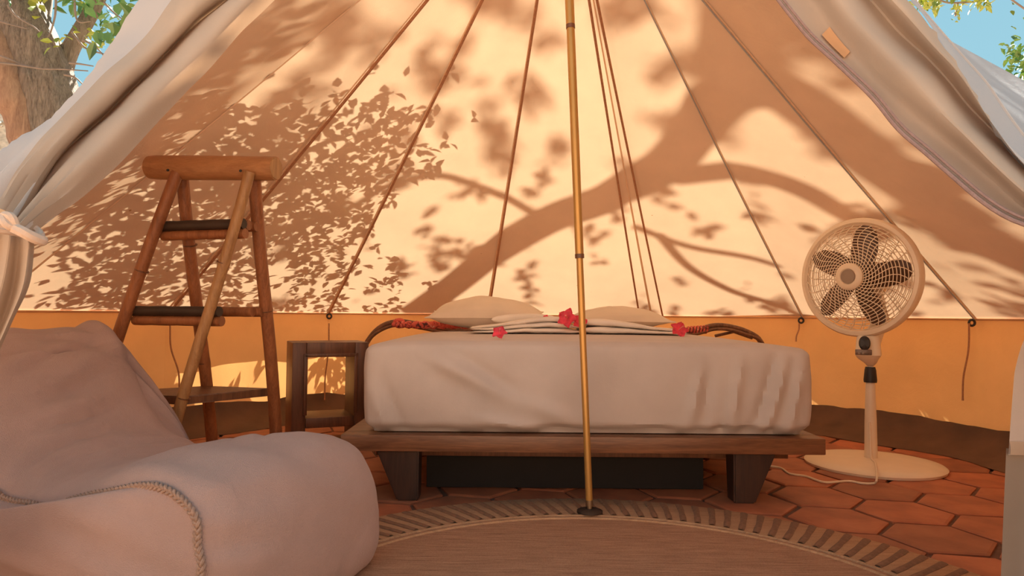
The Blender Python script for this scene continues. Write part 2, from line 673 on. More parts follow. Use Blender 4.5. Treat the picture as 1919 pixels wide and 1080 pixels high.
# ================================================================== FLOOR
floor = thing('floor', (CX, CY, 0), 'terracotta floor of hexagonal tiles', kind='structure')
gb = MB()
nseg = 64
gb.add([V((CX, CY, -0.010))] + [V((OX + 2.75 * math.cos(2 * PI * k / nseg), OY + 2.75 * math.sin(2 * PI * k / nseg), -0.010)) for k in range(nseg)],
       [(0, 1 + k, 1 + (k + 1) % nseg) for k in range(nseg)])
gb.build('mortar_bed', M['grout'], floor, smooth=False)


def hex_mesh(seed):
    rnd = random.Random(seed)
    a = 0.182
    top, mid, bot = [], [], []
    for k in range(6):
        an = R_(60 * k)
        r = a - 0.0105 + rnd.uniform(-0.005, 0.005)
        d = V((math.cos(an), math.sin(an), 0))
        top.append(d * (r - 0.010) + V((0, 0, 0.0)))
        mid.append(d * r + V((0, 0, -0.0035)))
        bot.append(d * r + V((0, 0, -0.018)))
    c = [V((0, 0, 0.0008))]
    v = c + top + mid + bot
    f = [(0, 1 + k, 1 + (k + 1) % 6) for k in range(6)]
    f += [(1 + k, 7 + k, 7 + (k + 1) % 6, 1 + (k + 1) % 6) for k in range(6)]
    f += [(7 + k, 13 + k, 13 + (k + 1) % 6, 7 + (k + 1) % 6) for k in range(6)]
    m = bpy.data.meshes.new('tile')
    m.from_pydata([tuple(x) for x in v], [], f)
    m.update()
    m.materials.append(M['tile'])
    return m


hexes = [hex_mesh(i) for i in range(7)]
HROT = R_(-11)
ca, sa = math.cos(HROT), math.sin(HROT)
for q in range(-11, 12):
    for r in range(-12, 13):
        lx = 0.182 * 1.5 * q
        ly = 0.182 * math.sqrt(3) * (r + q / 2)
        x = CX + lx * ca - ly * sa + 0.06
        y = CY + lx * sa + ly * ca - 0.03
        if math.hypot(x - OX, y - OY) > 2.55 or y < 0.35: continue
        rnd = random.Random(q * 97 + r)
        o = bpy.data.objects.new('tile', hexes[(q * 3 + r * 5) % 7])
        o.parent = floor
        o.location = (x - CX, y - CY, rnd.uniform(-0.002, 0.0015))
        o.rotation_euler = (rnd.uniform(-0.006, 0.006), rnd.uniform(-0.006, 0.006), HROT + PI / 3 * (rnd.randrange(6)) + rnd.uniform(-0.015, 0.015))
        link(o)

# ground outside the tent
gm = MB()
rows = []
for j in range(41):
    row = []
    for i in range(41):
        x = CX + (i - 20) * 1.5; y = CY + (j - 20) * 1.5
        d = math.hypot(x - CX, y - CY)
        bounce_bank = 5.5 * sm(4.0, 13.0, -y)  # unseen rise behind the camera, added to bounce warm light into the tent
        row.append(V((x, y, -0.03 + (0.12 + 0.3 * sm(0, 3, bounce_bank)) * fbm(V((x * 0.25, y * 0.25, 0)), 3) * sm(3.2, 7, d) + bounce_bank)))
    rows.append(row)
gm.grid(rows)
tag(gm.build('ground', M['sand']), 'sandy ground around the tent, with an added bounce bank', kind='structure')

# ================================================================== CENTRE POLE
PB = F(1105, 957, 0.022)
pole = thing('tent_pole', (PB.x, PB.y, 0.012), 'golden bamboo-look centre pole standing on the round rug before the bed', 'pole')
top = APEX + V((0, 0, 0.02))


def on_pole(t): return PB.lerp(top, t)


def pole_t(py):
    best = min(range(2000), key=lambda i: abs(pyof(on_pole(i / 2000)) - py))
    return best / 2000


CMi = CM.transposed()


def pyof(p):
    c = CMi @ (p - V((0, 0, H)))
    return 540 + FPX * (c.y / c.z)


def pxof(p):
    c = CMi @ (p - V((0, 0, H)))
    return 959.5 - FPX * (c.x / c.z)


joints = [pole_t(50), pole_t(480)]
cuts = [pole_t(943)] + [joints[1], joints[0]] + [1.0]
rads = [0.0125, 0.0155, 0.0165]
for a in range(3):
    mb = MB()
    t0, t1 = cuts[a], cuts[a + 1]
    pts = [on_pole(t0 + (t1 - t0) * k / 8) for k in range(9)]
    mb.tube(pts, [rads[a] * (1 + 0.02 * math.sin(k * 2.1)) for k in range(9)], 16)
    mb.build('pole_section', M['brass'], pole)
for t in joints:
    mb = MB(); mb.tube([on_pole(t - 0.003), on_pole(t + 0.003)], 0.0170, 16)
    mb.build('joint_ring', M['oak'], pole)
mb = MB(); mb.tube([PB, on_pole(cuts[0] * 0.5), on_pole(cuts[0] * 0.55), on_pole(cuts[0] + 0.004)], [0.010, 0.010, 0.0135, 0.0135], 14)
mb.build('pole_foot', M['steel'], pole)
mb = MB(); mb.lathe([(0.0, 0.008), (0.020, 0.007), (0.040, 0.003), (0.046, 0.0), (0.046, -0.006)], PB, 28)
mb.build('foot_plate', M['bamboo_dark'], pole)

# ================================================================== GUY CORDS INSIDE
cords = [
    (310, 'cotton cord from the roof peak down behind the bamboo ladder', 735, 15, 0.014),
    (613, 'cotton cord from the roof peak to the hook above the bedside frame table', 748, -10, 0.0),
    (914, 'cotton cord from the roof peak ending behind the left pillow', 0, 0, 0.0),
    (1199, 'left cord of the close pair right of the golden pole', 0, 0, 0.0),
    (1243, 'right cord of the close pair right of the golden pole', 0, 0, 0.0),
    (1505, 'cotton cord from the roof peak to the hook just left of the fan', 640, -8, 0.0),
    (1830, 'cotton cord from the roof peak to the hook right of the fan', 750, -14, 0.0),
]
for px, lab, tail, dx, _ in cords:
    p = ring_px(px)
    n = V((p.x - CX, p.y - CY, 0)).normalized()
    e = p - n * 0.045
    t0 = thing('guy_cord', e, lab, 'cord', 'cotton cords running down from the tent peak')
    mb = MB()
    a = APEX + V((0.0, -0.03, -0.07)) + V(((px - 1060) * 0.00003, 0, 0))
    if px in (1505, 1830):
        # these lie along the roof seams
        pts = seam_path[6 if px == 1505 else 7]
        mb.tube(pts, 0.0034, 8)
    else:
        mb.tube([e.lerp(a, k / 12) + V((0, 0, -0.012 * math.sin(PI * k / 12))) for k in range(13)], 0.0068 if px not in (1199, 1243) else 0.0065, 8)
    mb.build('rope', M['roof'] if px in (1505, 1830) else M['cord'], t0)
    if tail:
        hk = MB()
        c = e + V((0, 0, -0.022))
        hk.tube([c + (V((1, 0, 0)) * math.cos(2 * PI * k / 14) + V((0, 0, 1)) * math.sin(2 * PI * k / 14)) * 0.016 for k in range(14)], 0.0065, 8, closed=True)
        hk.build('hook_ring', M['dark'], t0)
        tb = MB()
        d = e.y
        pts = [P(px - 2, 606, d), P(px - 2 + dx * 0.1, 606 + (tail - 606) * 0.35, d), P(px + dx * 0.9, 606 + (tail - 606) * 0.7, d), P(px + dx, tail, d)]
        pts = [q - n * 0.06 for q in pts]
        tb.tube(cr(pts, 6), [0.0048] * 18 + [0.006], 7)
        tb.build('loose_tail', M['cord'], t0)

# ================================================================== DOOR FLAPS
def along(poly, e, p):
    """point on polyline (px,py) whose projection on e equals p (extrapolates)"""
    pr = [a[0] * e[0] + a[1] * e[1] for a in poly]
    for i in range(len(poly) - 1):
        if p <= pr[i + 1] or i == len(poly) - 2:
            t = (p - pr[i]) / (pr[i + 1] - pr[i])
            return (poly[i][0] + (poly[i + 1][0] - poly[i][0]) * t, poly[i][1] + (poly[i + 1][1] - poly[i][1]) * t)


def loft(guide_rows, nu, nv):
    """rows of guide points -> smooth grid"""
    rws = [cr(r, nu) for r in guide_rows]
    colsn = len(rws[0])
    cols_ = [cr([r[k] for r in rws], nv) for k in range(colsn)]
    return [[cols_[k][j] for k in range(colsn)] for j in range(len(cols_[0]))]


# ---- left flap
LG = [
    [(259, 0), (218, 60), (176, 125), (130, 190), (88, 234), (46, 255), (0, 289), (-40, 340)],
    [(322, 0), (283, 50), (243, 92), (190, 140), (135, 200), (85, 250), (25, 320), (-15, 385)],
    [(372, 0), (318, 55), (262, 105), (205, 160), (150, 212), (100, 268), (50, 335), (8, 410)],
    [(421, 0), (365, 48), (300, 110), (245, 167), (176, 236), (125, 282), (80, 340), (30, 420)],
    [(468, 0), (412, 58), (352, 118), (292, 178), (232, 240), (170, 298), (100, 370), (48, 425)],
    [(515, 0), (455, 60), (407, 111), (345, 175), (296, 231), (240, 295), (140, 378), (66, 436)],
]
eL = (-0.72, 0.69)
offL = [0.09, 0.0, -0.03, 0.05, -0.04, 0.02]
lf = thing('tent_flap', (-1.25, 1.30, 0.0), 'left canvas door flap gathered and tied back beside the beanbag', 'tent flap', 'canvas door flaps')
rows = []
apx = [APEX + V((-0.26 + 0.022 * k, -0.20 + 0.02 * (k % 2), -0.10)) for k in range(8)]
rows.append(apx)
pr = [-620, -540, -470, -410, -350, -290, -230, -170, -110, -50, 10, 70, 125, 175, 225, 268]
for p in pr:
    t = (p + 620) / 888
    d = 2.04 - 0.71 * t
    amp = 1.0 - 0.55 * sm(0.75, 1.0, t)
    q6 = [along(LG[k], eL, p) for k in range(6)]
    def mixp(a, b, u): return (a[0] + (b[0] - a[0]) * u, a[1] + (b[1] - a[1]) * u)
    cols8 = [(q6[0], offL[0]), (q6[1], offL[1]), (q6[2], offL[2]), (mixp(q6[2], q6[3], 0.72), 0.0), (q6[3], 0.085), (mixp(q6[3], q6[4], 0.28), -0.015), (q6[4], offL[4]), (q6[5], offL[5])]
    rows.append([P(a[0], a[1], d + o_ * amp) for a, o_ in cols8])
g = loft(rows, 8, 5)
for j, r in enumerate(g):
    for k in range(len(r)):
        s = j / len(g)
        r[k] = r[k] + V((0, 1, 0)) * (0.013 * math.sin(k * 1.1 + s * 5) * sm(0.70, 1.0, s)) + V((0, 0.010 * fbm(r[k] * 5, 2), 0))
    if True:
        r[0] = r[0] + V((0, 0, 0.004 * random.uniform(-1, 1)))
mb = MB(); mb.grid([r[8:] for r in g]); mb.build('upper_cloth', M['flap'], lf, face_to=(0, 1, 0))
mb = MB(); mb.grid([r[:9] for r in g]); mb.build('turned_back_edge', M['flap'], lf, face_to=(0, -1, 0))
# hanging tail below the tie
tr = [
    [(-38, 430), (-18, 432), (0, 428), (18, 434), (36, 430), (52, 436), (64, 440)],
    [(-62, 475), (-34, 470), (-8, 478), (14, 470), (34, 478), (52, 474), (63, 480)],
    [(-92, 540), (-56, 535), (-24, 545), (2, 535), (24, 545), (42, 540), (54, 538)],
    [(-120, 610), (-80, 610), (-50, 615), (-22, 605), (0, 615), (14, 608), (22, 606)],
    [(-160, 700), (-120, 700), (-90, 700), (-60, 700), (-40, 700), (-25, 700), (-14, 695)],
    [(-190, 800), (-150, 800), (-118, 800), (-88, 800), (-65, 800), (-48, 800), (-35, 800)],
    [(-220, 900), (-180, 900), (-145, 900), (-115, 900), (-90, 900), (-70, 900), (-55, 900)],
    [(-260, 1090), (-222, 1090), (-185, 1090), (-150, 1090), (-122, 1090), (-100, 1090), (-80, 1090)],
]
offT = [0.0, -0.025, 0.012, -0.03, 0.012, -0.025, 0.02]
rows = []
for i, r in enumerate(tr):
    am = 0.4 + 0.6 * min(1, i / 2)
    rows.append([P(a[0], a[1], 1.31 + 0.02 * i + offT[k] * am) for k, a in enumerate(r)])
mb = MB(); mb.grid(loft(rows, 7, 6)); mb.build('lower_cloth', M['flap'], lf, face_to=(0, 1, 0))
# tie band with its loose end
tie = MB()
c = P(22, 432, 1.30)
for q, (rx, rz, tilt) in enumerate(((0.048, 0.017, 0.28), (0.047, 0.015, 0.45))):
    pts = []
    for k in range(28):
        a = 2 * PI * k / 28
        x = rx * math.cos(a)
        pts.append(c + V((x, -0.060 * math.sin(a) * 1.0 - 0.01, -tilt * x + 0.012 * q + 0.003 * math.sin(3 * a))))
    tie.tube(pts, 0.0075, 8, closed=True)
tie.tube(cr([P(28, 428, 1.215), P(45, 436, 1.205), P(64, 446, 1.215), P(84, 453, 1.235)], 5), [0.010] * 15 + [0.008], 8)
tie.tube(cr([P(28, 428, 1.215), P(12, 420, 1.205), P(8, 405, 1.22), P(22, 408, 1.21), P(30, 428, 1.215)], 5), 0.008, 8)
tie.build('tie_cord', M['tie'], lf)

# ---- right flap
RG = [
    [(1458, 0), (1484, 37), (1536, 87), (1583, 134), (1633, 183), (1680, 237), (1730, 284), (1781, 330), (1832, 373), (1886, 408), (1919, 420), (2010, 452), (2100, 500)],
    [(1512, 0), (1536, 31), (1618, 128), (1672, 187), (1723, 229), (1773, 268), (1820, 307), (1867, 350), (1919, 393), (2020, 445), (2100, 490)],
    [(1575, 0), (1633, 62), (1695, 128), (1750, 187), (1808, 253), (1867, 311), (1919, 358), (2020, 430), (2110, 480)],
    [(1629, 0), (1680, 54), (1734, 109), (1785, 167), (1828, 218), (1859, 245), (1919, 306), (2030, 410), (2115, 470)],
    [(1670, 0), (1712, 44), (1751, 90), (1790, 137), (1830, 190), (1866, 245), (1919, 314), (2035, 400), (2120, 465)],
    [(1703, 0), (1730, 27), (1754, 62), (1777, 101), (1808, 148), (1832, 190), (1855, 233), (1878, 268), (1902, 299), (1919, 323), (2040, 400), (2125, 460)],
]
eR = (0.72, 0.69)
offR = [0.0, 0.025, -0.035, 0.05, -0.02, 0.01]
rf = thing('tent_flap', (1.55, 1.45, 0.0), 'right canvas door flap with mauve zip, draped to the right above the fan', 'tent flap', 'canvas door flaps')
rows = [[APEX + V((0.08 + 0.03 * k, -0.20 + 0.02 * (k % 2), -0.10)) for k in range(6)]]
for p in [960, 1020, 1080, 1140, 1200, 1260, 1320, 1380, 1440, 1500, 1570, 1650, 1730, 1800]:
    t = (p - 960) / 840
    d = 1.70 - 0.60 * t
    amp = 1.0 - 0.4 * sm(0.75, 1.0, t)
    rows.append([P(*along(RG[k], eR, p), d + offR[k] * amp) for k in range(6)])
g = loft(rows, 8, 4)
for j, r in enumerate(g):
    for k in range(len(r)):
        r[k] = r[k] + V((0, 0.010 * fbm(r[k] * 5, 2), 0))
    r[-1] = r[-1] + V((0.005 * random.uniform(-1, 1), 0, 0.007 * random.uniform(-1, 1)))
mb = MB(); mb.grid(g); mb.build('upper_cloth', M['flap'], rf, face_to=(0, 1, 0))
zb = MB(); zb.tube([r[0] + V((-0.002, -0.004, -0.002)) for r in g[2:]], 0.0040, 8)
zb.build('zip', M['zip'], rf, label='mauve zip')
zb = MB(); zb.tube([r[0] + V((0.004, -0.007, 0.006)) for r in g[2:]], 0.0030, 6)
zb.build('zip_tape', M['zip'], rf)
# reinforcing patch beside the zip
pb = MB()
pp = [[(1552, 70), (1566, 88), (1594, 112)], [(1545, 78), (1562, 102), (1584, 124)]]
j0 = min(range(len(g)), key=lambda j: abs(pxof(g[j][5]) - 1562) + abs(pyof(g[j][5]) - 92))
pb.grid([[g[j][k] + V((-0.001, -0.006, 0.001)) for k in range(4, 9)] for j in range(j0 - 2, j0 + 3)])
pb.build('patch', M['seam'], rf, label='tan patch')
# outer face of the flap folded back, seen beyond the frayed edge
RO0 = RG[5]
RO1 = [(1725, 14), (1738, 31), (1789, 89), (1851, 159), (1882, 206), (1919, 257), (2040, 370), (2125, 450)]
rows = []
for p in [1230, 1260, 1320, 1380, 1440, 1500, 1570, 1650, 1730, 1800]:
    t = (p - 960) / 840
    d = 1.70 - 0.60 * t
    a = along(RO0, eR, p); b = along(RO1, eR, p)
    rows.append([P(a[0], a[1], d + 0.015), P(a[0] * .5 + b[0] * .5, a[1] * .5 + b[1] * .5, d + 0.05), P(b[0], b[1], d + 0.09)])
mb = MB(); mb.grid(loft(rows, 5, 4)); mb.build('turned_back_edge', M['roof'], rf, face_to=(0, -1, 0))
eb2 = MB(); gg = loft(rows, 5, 4); eb2.tube([r[-1] for r in gg], 0.0035, 6); eb2.build('edge_binding', M['flap'], rf)
# hanging lower end of the right flap and its grey mud flap
edge = [(1985, 520), (1950, 585), (1918, 640), (1903, 690), (1899, 724), (1893, 804), (1890, 853)]
rows = []
for i, a in enumerate(edge):
    row = []
    for k in range(9):
        x = a[0] + k * (14 + 6 * i)
        row.append(P(x, a[1] + k * 1.0, 1.50 + 0.03 * math.sin(k * 1.5 + i * 0.2) * min(1, k / 2)))
    rows.append(row)
gl = loft(rows, 4, 5)
mb = MB(); mb.grid(gl); mb.build('lower_cloth', M['flap'], rf, face_to=(0, -1, 0))
hb = MB()
hem = gl[-1]
hb.grid([[q + V((0, -0.004, 0.030)) for q in hem], [q + V((0, -0.007, 0.015)) for q in hem], [q + V((0, -0.005, 0.001)) for q in hem]])
hb.build('hem', M['flap'], rf)
rows = []
for j in range(8):
    s = j / 7
    rows.append([q + V((-0.018 * s + 0.004, 0.012 + 0.01 * s, 0.012 - s * (q.z - 0.017))) for q in hem])
mb = MB(); mb.grid(rows); mb.build('mud_flap', M['grey_flap'], rf, label='grey mud flap')

# ================================================================== RUG
RC = V((0.25, 1.56, 0)); RAD = 1.115
rug = thing('rug', RC, 'round jute rug with a striped border under the golden pole', 'rug')


def disc(r0, r1, z, n=96, kz=None):
    mb = MB()
    prof = [(r0, z), (r1 - 0.004, z), (r1, z - 0.003), (r1, 0.001)] if r0 > 0 else [(0.0001, z), (r1, z)]
    mb.lathe(prof, RC, n, caps=False)
    return mb


disc(0.0, RAD - 0.235, 0.011).build('centre', M['rug'], rug)
disc(RAD - 0.236, RAD, 0.011, 128).build('border', M['rug_border'], rug)
for rr_ in (RAD - 0.232, RAD - 0.262):
    mb = MB(); mb.tube([RC + V((rr_ * math.cos(2 * PI * k / 120), rr_ * math.sin(2 * PI * k / 120), 0.011)) for k in range(120)], 0.0055, 6, closed=True)
    mb.build('braid', M['rug_border'], rug)
nstr = 118
sm_mesh = None
for k in range(nstr):
    a = 2 * PI * k / nstr
    if sm_mesh is None:
        mb = MB()
        # slightly slanted raised stripe along +x
        L0, L1 = RAD - 0.215, RAD - 0.012
        sl = 0.045
        pts = []
        for j in range(5):
            t = j / 4
            r = L0 + (L1 - L0) * t
            an = sl * t
            wv = 0.0105 + 0.002 * t + 0.0012 * math.sin(j * 2.2)
            c_ = V((r * math.cos(an), r * math.sin(an), 0.012)); s_ = V((-math.sin(an), math.cos(an), 0)) * wv
            pts.append([c_ - s_, c_ - s_ * 0.5 + V((0, 0, 0.003)), c_ + s_ * 0.5 + V((0, 0, 0.003)), c_ + s_])
        mb.grid(pts)
        o = mb.build('stripe', M['rug_stripe'], rug)
        o.location = (0, 0, 0)
        sm_mesh = o.data
        o.rotation_euler = (0, 0, a)
    else:
        o = bpy.data.objects.new('stripe', sm_mesh); o.parent = rug
        o.rotation_euler = (0, 0, a)
        link(o)

# ================================================================== BED
bed_c = V((0.275, 3.55, 0))
bed = thing('bed_platform', bed_c, 'low dark teak bed platform under the white mattress', 'bed')
ytf = P(960, 820, 2.62).y
XL = P(638, 820, 2.62).x
XR = P(1548, 822, 2.62).x
ZT = P(1093, 819, 2.62).z
YB = 4.50
TH = 0.062
mb = MB(); mb.box(((XL + XR) / 2, ytf + 0.045, ZT - TH / 2), XR - XL, 0.09, TH, bev=0.005); mb.build('front_rail', M['bedwood'], bed)
mb = MB(); mb.box(((XL + XR) / 2, YB - 0.045, ZT - TH / 2), XR - XL, 0.09, TH, bev=0.005); mb.build('back_rail', M['bedwood'], bed)
for x in (XL + 0.07, XR - 0.07):
    mb = MB(); mb.box((x, (ytf + YB) / 2, ZT - TH / 2), 0.14, YB - ytf - 0.182, TH, bev=0.005); mb.build('side_rail', M['bedwood'], bed)
nb_ = 9
for k in range(nb_):
    w_ = (XR - XL - 0.284) / nb_
    x = XL + 0.142 + w_ * (k + 0.5)
    mb = MB(); mb.box((x, (ytf + YB) / 2, ZT - 0.022), w_ - 0.006, YB - ytf - 0.184, 0.03, bev=0.003); mb.build('plank', M['bedwood'], bed)
mb = MB(); mb.box(((XL + XR) / 2 + 0.01, ytf + 0.16, ZT - TH - 0.022), XR - XL - 0.20, 0.05, 0.040, bev=0.003); mb.build('cross_bearer', M['oak'], bed)
mb = MB(); mb.box(((XL + XR) / 2 + 0.01, YB - 0.30, ZT - TH - 0.022), XR - XL - 0.20, 0.05, 0.040, bev=0.003); mb.build('cross_bearer', M['oak'], bed)


def leg(xi, sgn, y):
    """tapered slab leg: inner side upright, outer side slanting in"""
    mb = MB()
    zt = ZT - TH - 0.001
    v = []
    for z, wd, dp in ((zt, 0.165, 0.11), (0.0, 0.082, 0.085)):
        x0, x1 = xi, xi + sgn * wd
        v += [V((x0, y, z)), V((x1, y, z)), V((x1, y + dp, z)), V((x0, y + dp, z))]
    bm = bmesh.new()
    bvs = [bm.verts.new(q) for q in v]
    for f in ((0, 1, 2, 3), (4, 5, 6, 7), (0, 1, 5, 4), (1, 2, 6, 5), (2, 3, 7, 6), (3, 0, 4, 7)):
        bm.faces.new([bvs[i] for i in f])
    bmesh.ops.recalc_face_normals(bm, faces=bm.faces)
    bmesh.ops.bevel(bm, geom=list(bm.edges), offset=0.006, segments=2, affect='EDGES')
    bm.verts.index_update()
    mb.add([q.co.copy() for q in bm.verts], [[q.index for q in f.verts] for f in bm.faces])
    bm.free()
    mb.build('leg', M['darkleg'], bed)


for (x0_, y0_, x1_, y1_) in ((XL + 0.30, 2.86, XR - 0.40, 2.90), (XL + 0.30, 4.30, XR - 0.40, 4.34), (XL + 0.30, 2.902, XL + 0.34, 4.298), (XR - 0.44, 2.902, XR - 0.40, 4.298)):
    mb = MB(); mb.box(((x0_ + x1_) / 2, (y0_ + y1_) / 2, (ZT - TH) / 2), x1_ - x0_, y1_ - y0_, ZT - TH - 0.006, bev=0.003); mb.build('underbed_shade_board', M['bed_shade'], bed)  # added dark boards standing in for the shade under the bed
xr_ = F(1371, 941).x
xl_ = F(785, 937).x
for y in (2.655, 4.15):
    leg(xr_, 1, y)
    leg(xl_, -1, y)

# ---- mattress under a fitted sheet
MX0 = P(680, 730, 2.66).x
MX1 = P(1524, 730, 2.66).x
MY0, MY1 = 2.655, 4.40
MZ0 = ZT + 0.003
MZ1 = P(1100, 643, 2.68).z


def rounded_box(x0, x1, y0, y1, z0, z1, r, nx, ny, nzz, fn):
    bm = bmesh.new()
    def face(o, a, b, na, nb):
        return [[o + a * (i / na) + b * (j / nb) for j in range(nb + 1)] for i in range(na + 1)]
    X, Y, Z = V((x1 - x0, 0, 0)), V((0, y1 - y0, 0)), V((0, 0, z1 - z0))
    o = V((x0, y0, z0))
    mb = MB()
    for q in (face(o, X, Z, nx, nzz), face(o + Y, X, Z, nx, nzz), face(o, Y, Z, ny, nzz), face(o + X, Y, Z, ny, nzz), face(o, X, Y, nx, ny), face(o + Z, X, Y, nx, ny)):
        mb.grid(q)
    inner0 = V((x0 + r, y0 + r, z0 + r)); inner1 = V((x1 - r, y1 - r, z1 - r))
    out = []
    for v in mb.v:
        c = V([min(max(v[i], inner0[i]), inner1[i]) for i in range(3)])
        d = v - c
        # squash cube corner to sphere
        L = max(abs(d.x), abs(d.y), abs(d.z))
        if d.length > 1e-9:
            d = d.normalized() * (r if L > 1e-6 else 0)
        out.append(fn(c + d, d.normalized() if d.length > 0 else V((0, 0, 1))))
    # weld
    bm.free()
    key = {}; vv = []; mp = []
    for v in out:
        k_ = (round(v.x, 4), round(v.y, 4), round(v.z, 4))
        if k_ not in key:
            key[k_] = len(vv); vv.append(v)
        mp.append(key[k_])
    ff = []
    for f in mb.f:
        g_ = []
        for i in f:
            if mp[i] not in g_: g_.append(mp[i])
        if len(g_) >= 3: ff.append(tuple(g_))
    return vv, ff


def ridge(x, z, x0, z0, x1, z1, wdt):
    d = V((x1 - x0, z1 - z0)); L = d.length; d = d / L
    q = V((x - x0, z - z0)); t = q.dot(d); n = q.x * d.y - q.y * d.x
    env = sm(-0.06, 0.12, t) * (1 - sm(L - 0.12, L + 0.06, t))
    return math.exp(-(n / wdt) ** 2) * env


def mat_fn(p, n):
    fx = (p.x - MX0) / (MX1 - MX0)
    fz = (p.z - MZ0) / (MZ1 - MZ0)
    fy = (p.y - MY0) / (MY1 - MY0)
    d = 0.0
    if n.y < -0.5:
        def q(px, py):
            a = P(px, py, 2.66); return a.x, a.z
        for (a, b, wdt, h) in (((800, 665), (1085, 800), 0.035, 0.016), ((830, 650), (1000, 760), 0.03, -0.010), ((700, 730), (725, 812), 0.02, 0.010),
                               ((715, 700), (760, 815), 0.02, -0.008), ((1310, 690), (1290, 800), 0.018, 0.010), ((1330, 680), (1318, 800), 0.02, -0.008),
                               ((1385, 670), (1368, 805), 0.018, 0.011), ((1470, 665), (1432, 815), 0.020, 0.013), ((1450, 665), (1412, 812), 0.018, -0.010),
                               ((1500, 670), (1475, 812), 0.018, 0.011), ((900, 700), (1085, 812), 0.04, -0.008), ((880, 780), (1040, 815), 0.02, 0.007)):
            d += 1.9 * h * ridge(p.x, p.z, *q(*a), *q(*b), wdt)
        d += 0.010 * fbm(V((p.x * 3, p.z * 3, 1)), 3)
        # gathered lower hem
        d += 0.010 * math.sin(p.x * 46 + 3 * math.sin(p.x * 7)) * (1 - sm(0.0, 0.22, fz)) * sm(0.60, 0.80, fx)
        d += 0.004 * math.sin(p.x * 30) * (1 - sm(0.0, 0.15, fz))
    elif abs(n.x) > 0.5:
        d += 0.010 * fbm(V((p.y * 3, p.z * 3, 2)), 3)
    d += 0.012 * math.sin(PI * fz) * (1 if abs(n.z) < 0.7 else 0)
    d -= 0.022 * (1 - sm(0.0, 0.12, fz)) * (1 if abs(n.z) < 0.9 else 0)
    z = p.z
    if fz > 0.6:
        z += 0.016 * math.sin(PI * max(0, min(1, fy))) ** 0.6 * math.sin(PI * max(0, min(1, fx))) ** 0.5 * sm(0.6, 1, fz)
        z -= 0.012 * (1 - sm(0.0, 0.12, fx)) * sm(0.8, 1, fz) + 0.014 * sm(0.86, 1.0, fx) * sm(0.8, 1, fz)
    if fz < 0.1 and n.y < -0.3:
        z += 0.006 * abs(math.sin(p.x * 9)) * sm(0.2, 0.5, fx)
    q_ = p + n * d
    return V((q_.x, q_.y, max(z + n.z * d * 0.3, MZ0)))


vv, ff = rounded_box(MX0 + 0.008, MX1 - 0.008, MY0, MY1, MZ0, MZ1, 0.040, 110, 44, 34, mat_fn)
matt = mobj('mattress', vv, ff, M['sheet'])
tag(matt, 'thick mattress in a white fitted sheet on the low teak platform', 'mattress')
ZM = MZ1 + 0.018


# ---- pillows
def pillow(name, px0, px1, ptop, pbot, d, depth, label, seed, tilt):
    x0 = P(px0, ptop, d).x; x1 = P(px1, ptop, d).x
    zb = P((px0 + px1) / 2, pbot, d).z; zt = P((px0 + px1) / 2, ptop, d).z
    cx = (x0 + x1) / 2; hw = (x1 - x0) / 2
    th = zt - zb
    nu_, nv_ = 30, 22
    def surf(sgn):
        rows = []
        for i in range(nu_ + 1):
            u = -1 + 2 * i / nu_
            row = []
            for j in range(nv_ + 1):
                v = -1 + 2 * j / nv_
                pin = 1 - 0.07 * (1 - abs(v) ** 2) * abs(u) ** 3
                pinv = 1 - 0.09 * (1 - abs(u) ** 2) * abs(v) ** 3
                h = (max(0, 1 - abs(u) ** 2.0) ** 0.70) * (max(0, 1 - abs(v) ** 2.2) ** 0.6)
                wr = 0.010 * fbm(V((u * 2 + seed, v * 3, seed)), 3) * h
                wr += 0.006 * math.sin(9 * (abs(u) + abs(v) * 0.6) + seed) * sm(0.5, 0.95, abs(u)) * h
                z = sgn * (th * (0.56 if sgn > 0 else 0.44) * h) + wr
                row.append(V((u * hw * pin, v * depth / 2 * pinv, z)))
            rows.append(row)
        return rows
    mb = MB(); mb.grid(surf(1)); mb.grid(surf(-1))
    Rm = Matrix.Rotation(tilt, 3, 'X')
    zs = [(Rm @ v).z for v in mb.v]
    zmin = min(zs)
    c = V((cx, d, ZM - zmin + 0.002))
    t = thing(name, (cx, d, ZM), label, 'pillow', 'pillows at the head of the bed')
    vv = [Rm @ v + c for v in mb.v]
    # weld border
    key = {}; o_ = []; mp = []
    for v in vv:
        k_ = (round(v.x, 4), round(v.y, 4), round(v.z, 4))
        if k_ not in key: key[k_] = len(o_); o_.append(v)
        mp.append(key[k_])
    fs = []
    for f in mb.f:
        g_ = []
        for i in f:
            if mp[i] not in g_: g_.append(mp[i])
        if len(g_) >= 3: fs.append(tuple(g_))
    mobj('pillow_case', o_, fs, M['pillow'], t)
    sb = MB()
    ring = []
    bord = [(u, -1) for u in range(nu_)] + [(nu_, j) for j in range(0)]
    top_ = surf(1)
    loop = [top_[i][0] for i in range(nu_ + 1)] + [top_[nu_][j] for j in range(1, nv_ + 1)] + [top_[i][nv_] for i in range(nu_ - 1, -1, -1)] + [top_[0][j] for j in range(nv_ - 1, 0, -1)]
    sb.tube([Rm @ q + c for q in loop], 0.0035, 5, closed=True)
    sb.build('piped_edge', M['pillow'], t)
    return t


pillow('pillow', 806, 1022, 553, 613, 4.05, 0.46, 'plump pillow at the left head of the bed', 1.3, R_(5))
pillow('pillow', 1068, 1250, 572, 613, 4.10, 0.44, 'flatter pillow at the right head of the bed behind the pole', 5.1, R_(4))


